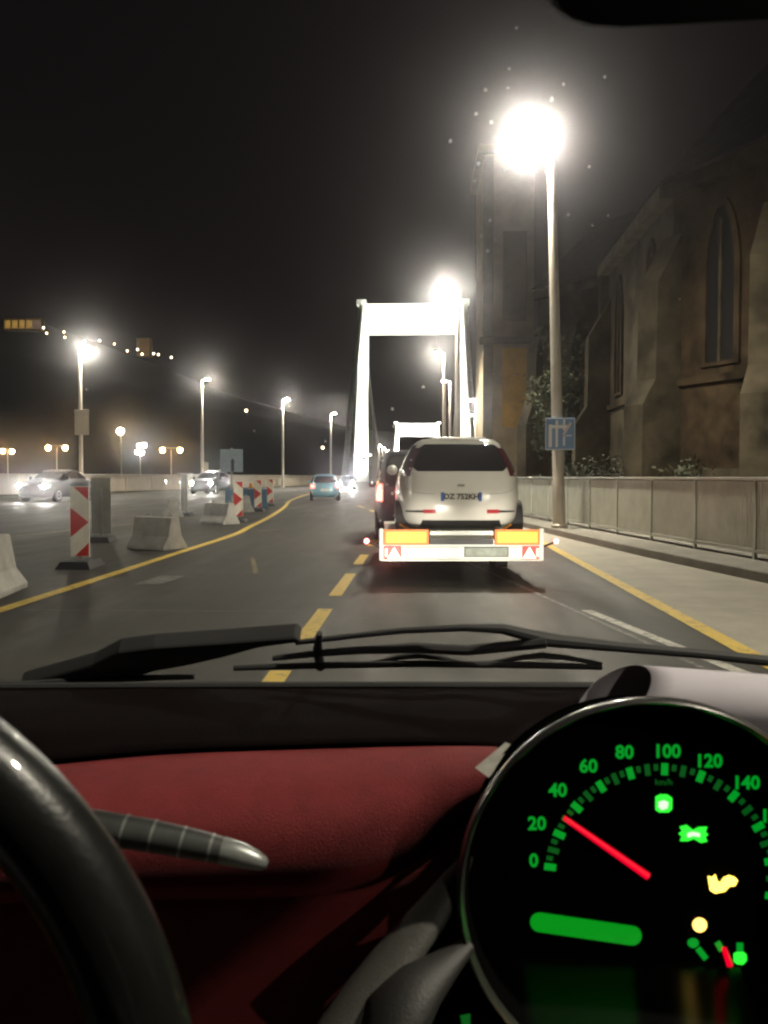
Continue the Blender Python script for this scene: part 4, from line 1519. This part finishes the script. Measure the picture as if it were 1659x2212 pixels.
ru = MB()
ru.grid(red_upper, 60, 36)
ru.build('upper_panel', M_DASHR, dash, smooth='all', world=True)
rl = MB()
rl.grid(red_lower, 90, 80)
LIM = [(1700, 1045), (1773, 1024), (1859, 992), (1930, 935), (2000, 872), (2104, 778), (2212, 712), (2400, 620)]
keep = []
for q in rl.f:
    c = sum((rl.v[i] for i in q), Vector()) / 4 - EYE
    dz_ = c.dot(FWD)
    cx_, cy_ = CX + c.dot(RGT) / dz_ * FPX, CY - c.dot(UPV) / dz_ * FPX
    if cx_ < lerp(LIM, cy_):
        keep.append(q)
rl.f = keep
rl.build('lower_panel', M_DASHR, dash, smooth='all', world=True)

# grey trim arms running down from the gauge
tb = MB()
tb.tube([P(x, y, d_) for x, y, d_ in ((1012, 1850, 0.63), (985, 1895, 0.62), (930, 1975, 0.61), (860, 2062, 0.60), (795, 2150, 0.59), (735, 2250, 0.58))],
        [0.004, 0.009, 0.0135, 0.016, 0.018, 0.021], 18, flat=0.6)
tb.build('console_trim', M_GREYTR, dash, smooth=True, world=True)
tb = MB()
tb.tube([P(x, y, d_) for x, y, d_ in ((1012, 2040, 0.60), (960, 2085, 0.59), (905, 2130, 0.58), (860, 2190, 0.57), (835, 2270, 0.57))],
        [0.006, 0.012, 0.019, 0.024, 0.028], 18, flat=0.7)
tb.build('console_trim', mat('dark_trim_plastic', (0.009, 0.0085, 0.0075), 0.6, bump=0.2, bscale=700), dash, smooth=True, world=True)
bk = MB()
bk.prism([P(x, y, 0.70) for x, y in ((1000, 1830), (1030, 1700), (1900, 1700), (1900, 2400), (690, 2400), (720, 2200), (830, 2040), (960, 1900))], FWD * 0.05)
bk.build('console', M_DASHK, dash, world=True)

# gauge
GC = (1410.0, 1930.0)
gauge = MB()
DB = 0.60
RB = 424 / FPX * DB


def ring_pts(r_, dep, n=72):
    c = P(GC[0], GC[1], DB) + FWD * (dep - DB)
    return [c + RGT * (r_ * math.cos(2 * math.pi * k / n)) + UPV * (r_ * math.sin(2 * math.pi * k / n)) for k in range(n)]


# hood: outside, lip, inside, face
gauge.loft([ring_pts(RB * 0.62, 0.74), ring_pts(RB * 0.80, 0.69), ring_pts(RB * 0.95, 0.625), ring_pts(RB * 0.985, 0.606), ring_pts(RB * 0.955, 0.603), ring_pts(RB * 0.93, 0.612), ring_pts(RB * 0.90, 0.665)], closed=True, caps=False)
gauge.build('instrument_cluster', M_FACE, me_car, smooth=True, world=True)
cluster = COL.objects['instrument_cluster']
tag(cluster, 'round black gauge with green figures and a red needle')
MB().add(ring_pts(RB * 0.91, 0.664) + [P(GC[0], GC[1], DB) + FWD * 0.064], [(k, (k + 1) % 72, 72) for k in range(72)]).build('gauge_face', M_FACE, cluster, world=True)
bz = MB()
bz.loft([ring_pts(RB * a, b) for a, b in ((0.985, 0.607), (1.0, 0.603), (0.996, 0.596), (0.982, 0.594), (0.966, 0.598), (0.955, 0.604))], closed=True, caps=False)
bz.build('bezel', M_BEZEL, cluster, smooth=True, world=True)
DF = 0.659


def G(x, y, d_=DF):
    return P(x, y, d_)


def flat_poly(pts, m_, name, d_=DF):
    mb = MB().prism([G(x, y, d_) for x, y in pts], FWD * 0.0012)
    return mb.build(name, m_, cluster, world=True)


def bar(x, y, ang, ln, wd, m_, name):
    c, s = math.cos(ang), math.sin(ang)
    q = []
    for a, b in ((-ln / 2, -wd / 2), (ln / 2, -wd / 2), (ln / 2, wd / 2), (-ln / 2, wd / 2)):
        q.append((x + a * c - b * s, y - (a * s + b * c)))
    return flat_poly(q, m_, name)


TC = (1428.0, 1903.0)
ANG = [(0, 173), (20, 155.5), (40, 138.9), (60, 122.4), (80, 105.8), (100, 88), (120, 69), (140, 49.3), (160, 28.9), (180, 10), (200, -8)]
v_ = 0
while v_ <= 200:
    a = R(lerp(ANG, v_))
    if v_ % 20 == 0:
        r0, ln, wd, mm = 241, 25, 14, M_GREEN
    elif v_ % 10 == 0:
        r0, ln, wd, mm = 241, 24, 11, M_GREEND
    else:
        r0, ln, wd, mm = 245, 13, 9, M_GREEND
    bar(TC[0] + r0 * math.cos(a), TC[1] - r0 * math.sin(a), a, ln, wd, mm, 'scale_mark')
    v_ += 5
for s_, x, y in (('0', 1153, 1860), ('20', 1160, 1780), ('40', 1205, 1708), ('60', 1271, 1656), ('80', 1349, 1626), ('100', 1441, 1624), ('120', 1531, 1645), ('140', 1612, 1692), ('160', 1672, 1764)):
    text(s_, 0.0128, M_GREEN, cluster, G(x, y), RGT, UPV, 'scale_numeral', 0.0004, 0.0003)
text('km/h', 0.0062, M_GREEND, cluster, G(1434, 1690), RGT, UPV, 'unit_lettering', 0.0003)
# needle
nx0, ny0, nx1, ny1 = 1219, 1767, 1400, 1893
a = math.atan2(-(ny1 - ny0), nx1 - nx0)
L_ = math.hypot(nx1 - nx0, ny1 - ny0)
nd = MB().tube([G(nx0, ny0, 0.651), G(nx1, ny1, 0.651)], [0.0017, 0.0026], 8)
nd.build('needle', M_NEEDLE, cluster, smooth=True, world=True)
# tell-tales
flat_poly([(1417, 1722), (1427, 1717), (1442, 1717), (1452, 1724), (1452, 1748), (1444, 1755), (1424, 1755), (1417, 1750)], M_GREENB, 'headlamp_telltale')
flat_poly([(1424, 1733), (1436, 1730), (1444, 1734), (1442, 1746), (1430, 1750), (1423, 1744)], M_GREENW, 'telltale_core', DF - 0.0014)
flat_poly([(1469, 1787), (1484, 1783), (1498, 1794), (1510, 1788), (1528, 1787), (1524, 1797), (1530, 1803), (1524, 1808), (1528, 1818), (1514, 1821), (1499, 1812), (1486, 1817), (1470, 1817), (1474, 1808), (1467, 1802), (1474, 1796)], M_GREENB, 'sidelamp_telltale')
flat_poly([(1486, 1801), (1498, 1798), (1512, 1801), (1512, 1808), (1498, 1806), (1486, 1809)], M_GREENW, 'telltale_core', DF - 0.0014)
flat_poly([(1530, 1894), (1540, 1896), (1546, 1890), (1550, 1904), (1557, 1908), (1564, 1897), (1576, 1892), (1588, 1896), (1594, 1902), (1588, 1914), (1576, 1915), (1566, 1926), (1545, 1930), (1535, 1924)], M_AMBERY, 'engine_telltale')
flat_poly([(1512 + 15 * math.cos(k * math.pi / 8) * (1.05 if 0 < k < 6 else 1), 1999 - 15 * math.sin(k * math.pi / 8)) for k in range(16)], M_AMBERL, 'fuel_telltale')
flat_poly([(1498 + 12 * math.cos(k * math.pi / 6), 2038 - 10 * math.sin(k * math.pi / 6)) for k in range(12)], M_GREEN, 'fuel_empty_mark')
bar(1517, 2061, R(-52), 28, 13, M_GREEN, 'fuel_mark')
bar(1555, 2045, R(-60), 20, 13, M_GREEN, 'fuel_mark')
bar(1599, 2047, R(90), 18, 13, M_GREEN, 'fuel_mark')
bar(1638, 2059, R(45), 20, 13, M_GREEN, 'fuel_mark')
flat_poly([(1586, 2062), (1592, 2058), (1608, 2058), (1613, 2063), (1613, 2080), (1604, 2084), (1592, 2083), (1586, 2078)], M_GREENB, 'fuel_pump_symbol')
MB().tube([G(1564, 2048, 0.652), G(1577, 2086, 0.652)], [0.0018, 0.0022], 8).build('fuel_needle', M_NEEDLE, cluster, smooth=True, world=True)
# display
pts = []
c0, c1, rr = Vector((1166, 1993)), Vector((1366, 2022)), 20.5
dd = (c1 - c0).normalized()
nn = Vector((-dd.y, dd.x))
for k in range(11):
    a = math.pi / 2 + math.pi * k / 10
    pts.append(c0 + dd * (rr * math.cos(a)) + nn * (rr * math.sin(a)))
for k in range(11):
    a = -math.pi / 2 + math.pi * k / 10
    pts.append(c1 + dd * (rr * math.cos(a)) + nn * (rr * math.sin(a)))
flat_poly([(p.x, p.y) for p in pts], M_LCD, 'display')
# glossy sill below the face
lg = MB()
lg.grid(lambda u, v: P(1020 + 760 * u, 2062 + 0.035 * (1020 + 760 * u - 1020) + (165 + 20 * (2 * u - 1) ** 2) * v ** 1.0, 0.662 - 0.075 * v + 0.006 * math.sin(v * 3.1)), 20, 12)
lg.build('gauge_sill', M_GLOSSK, cluster, smooth='all', world=True)
flat_poly([(994, 2196), (1016, 2192), (1016, 2216), (1000, 2222)], M_GREEND, 'switch_symbol', 0.575)

# steering wheel
SW = thing('steering_wheel_pivot', None, None)
bpy.data.objects.remove(SW)
WCN = P(-719, 2467, 0.333)
RT = 0.017
RM = 1157 / FPX * 0.333 - RT


def wheel_pt(a, r_=0.0, b=0.0):
    d_ = RGT * math.cos(a) + UPV * math.sin(a)
    return WCN + d_ * (RM + RT * 1.0 * math.cos(b) * r_) - FWD * (RT * math.sin(b) * r_)


rm = MB()
NA, NB = 160, 20
rm.loft([[wheel_pt(2 * math.pi * i / NA, 1.0, 2 * math.pi * k / NB) for k in range(NB)] for i in range(NA)] + [[wheel_pt(0, 1.0, 2 * math.pi * k / NB) for k in range(NB)]], caps=False)
rim = rm.build('steering_wheel', M_LEATHER, me_car, smooth='all', world=True)
tag(rim, 'black leather steering wheel rim at lower left')
stt = MB()
for i in range(420):
    a0 = 2 * math.pi * i / 420
    a1 = a0 + 2 * math.pi / 420 * 0.7
    stt.tube([wheel_pt(a0, 1.01, R(150)), wheel_pt(a1, 1.01, R(156))], 0.0007, 5)
stt.build('stitching', M_THREAD, rim, world=True, kind='stuff')
hubm = MB()
hubm.lathe([(0.10, 0.03), (0.095, 0.0), (0.085, -0.02), (0.05, -0.03)], WCN, 28, Matrix((RGT, UPV, -FWD)).transposed())
hubm.build('hub', M_BLKP, rim, smooth=True, world=True)
for a in (R(0), R(180), R(270)):
    d_ = RGT * math.cos(a) + UPV * math.sin(a)
    MB().tube([WCN + d_ * 0.07, WCN + d_ * (RM - 0.005)], [0.022, 0.014], 10, flat=0.5).build('spoke', M_BLKP, rim, smooth=True, world=True)

# stalk
stk = MB()
SP = [(120, 1772, 0.50, 36), (225, 1790, 0.50, 36), (330, 1806, 0.50, 34), (430, 1826, 0.50, 31), (478, 1837, 0.50, 28)]
stk.tube([P(x, y, d_) for x, y, d_, r_ in SP], [r_ / FPX * d_ for x, y, d_, r_ in SP], 18)
so = stk.build('column_stalk', M_DGREY, me_car, smooth=True, world=True)
tp = MB()
TP = [(474, 1836, 0.50, 27), (482, 1838, 0.50, 29), (520, 1847, 0.50, 26), (552, 1858, 0.50, 20), (570, 1865, 0.50, 15), (577, 1868, 0.50, 8)]
tp.tube([P(x, y, d_) for x, y, d_, r_ in TP], [r_ / FPX * d_ for x, y, d_, r_ in TP], 18)
tp.build('stalk_tip', M_SILVER, so, smooth=True, world=True)
for (x, y, r_) in ((268, 1796, 36.5), (330, 1806, 35), (394, 1819, 33.5), (455, 1832, 31)):
    t0, t1 = P(x - 2.5, y - 0.6, 0.50), P(x + 2.5, y + 0.6, 0.50)
    MB().tube([t0, t1], r_ / FPX * 0.50, 18).build('stalk_ring', M_SILVER, so, smooth=True, world=True)

# mirror
mr_ = MB()
mc = [(1172, 0), (1186, 26), (1215, 50), (1262, 66), (1330, 70), (1444, 65), (1659, 53), (1900, 40), (2150, 20), (2180, -60), (2160, -180), (2100, -220), (1300, -200), (1200, -180), (1168, -100)]
mr_.prism([P(x, y, 0.475) for x, y in mc], FWD * -0.035)
mo_ = mr_.build('rear_view_mirror', M_DASHK, me_car, world=True, bevel=0.006)
mg = MB()
mg.prism([P(1660 + (x - 1660) * 0.95, -70 + (y + 70) * 0.9, 0.4385) for x, y in mc], FWD * 0.001)
mg.build('mirror_glass', mat('mirror_glass', (0.03, 0.03, 0.03), 0.2, 1.0), mo_, world=True)
MB().tube([P(1680, -150, 0.47), P(1680, -400, 0.50)], 0.012, 10).build('mirror_stem', M_DASHK, mo_, world=True)

# ------------------------------------------------------------------ loose things on the dashboard
pr_o = thing('paper_roll', 'rolled sheet of white paper lying on the dashboard behind the gauge', 'paper', P(1300, 1510, 0.82))
prm = MB()
axis0, axis1 = P(1322, 1507, 0.83), P(1840, 1552, 0.80)
ax = (axis1 - axis0).normalized()
e1 = (UPV - ax * UPV.dot(ax)).normalized()
e2 = ax.cross(e1)
rowsp = []
NT = 46
for i in range(NT + 1):
    th = -2.2 + (2 * math.pi * 1.18) * i / NT
    row = []
    rr_ = 0.0300 + 0.0016 * i / NT
    for k in range(2):
        q = axis0 if k == 0 else axis1
        sh_k = (0.030 * math.sin(th + 0.9)) if k == 0 else 0
        grow = 1.0 if k == 0 else 1.05
        row.append(q + ax * sh_k + e1 * (math.cos(th) * rr_ * grow) + e2 * (math.sin(th) * rr_ * grow))
    rowsp.append(row)
rowst = [[a + (b - a) * (j / 8) for j in range(9)] for a, b in rowsp]
prm.loft(rowst, closed=False)
pso = prm.build('sheet', M_PAPER, pr_o, smooth='all', world=True)
sm = pso.modifiers.new('thickness', 'SOLIDIFY')
sm.thickness = 0.0006

clp = thing('paper_clip_card', 'small pale card stuck between dashboard and gauge rim', 'card', P(1066, 1640, 0.66))
MB().prism([P(x, y, d_) for x, y, d_ in ((1027, 1659, 0.665), (1092, 1605, 0.672), (1112, 1612, 0.665), (1056, 1680, 0.655))], FWD * 0.0015).build('card', mat('grey_card', (0.34, 0.33, 0.29), 0.7, var=0.2, vscale=80), clp, world=True)

# raindrops on the glass
m = bpy.data.materials.new('rain_water')
m.use_nodes = True
nt = m.node_tree
nt.nodes.clear()
mo = nt.nodes.new('ShaderNodeOutputMaterial')
gl = nt.nodes.new('ShaderNodeBsdfGlass')
gl.inputs['IOR'].default_value = 1.33
gl.inputs['Roughness'].default_value = 0.36
nt.links.new(gl.outputs[0], mo.inputs['Surface'])
bmi = bmesh.new()
bmesh.ops.create_icosphere(bmi, subdivisions=2, radius=1.0)
ico_v = [v.co.copy() for v in bmi.verts]
ico_f = [tuple(v.index for v in f.verts) for f in bmi.faces]
bmi.free()
drops = MB()
wx_ = Vector((1, 0, 0))
wy_ = (WT - WB).normalized()
spots = []
for _ in range(26):
    spots.append((random.gauss(830, 50), random.gauss(1000, 60)))
for _ in range(8):
    spots.append((random.uniform(100, 1500), random.uniform(150, 1100)))
for _ in range(26):
    spots.append((random.gauss(1150, 110), random.gauss(330, 130)))
for (x, y) in spots:
    if not (0 < x < 1659 and 20 < y < 1350):
        continue
    c = ws_hit(x, y, 0.0053)
    r_ = random.choice((0.0005, 0.0006, 0.0008, 0.001)) * (1.0 if y > 700 else 0.7)
    el = random.uniform(1.0, 1.7)
    drops.add([c + wx_ * (q.x * r_) + wy_ * (q.y * r_ * el) + WN * (max(q.z, -0.15) * r_ * 0.55) for q in ico_v], ico_f)
ro = drops.build('raindrops', m, smooth='all')
tag(ro, 'raindrops scattered over the windscreen glass', 'raindrops', None, 'stuff')
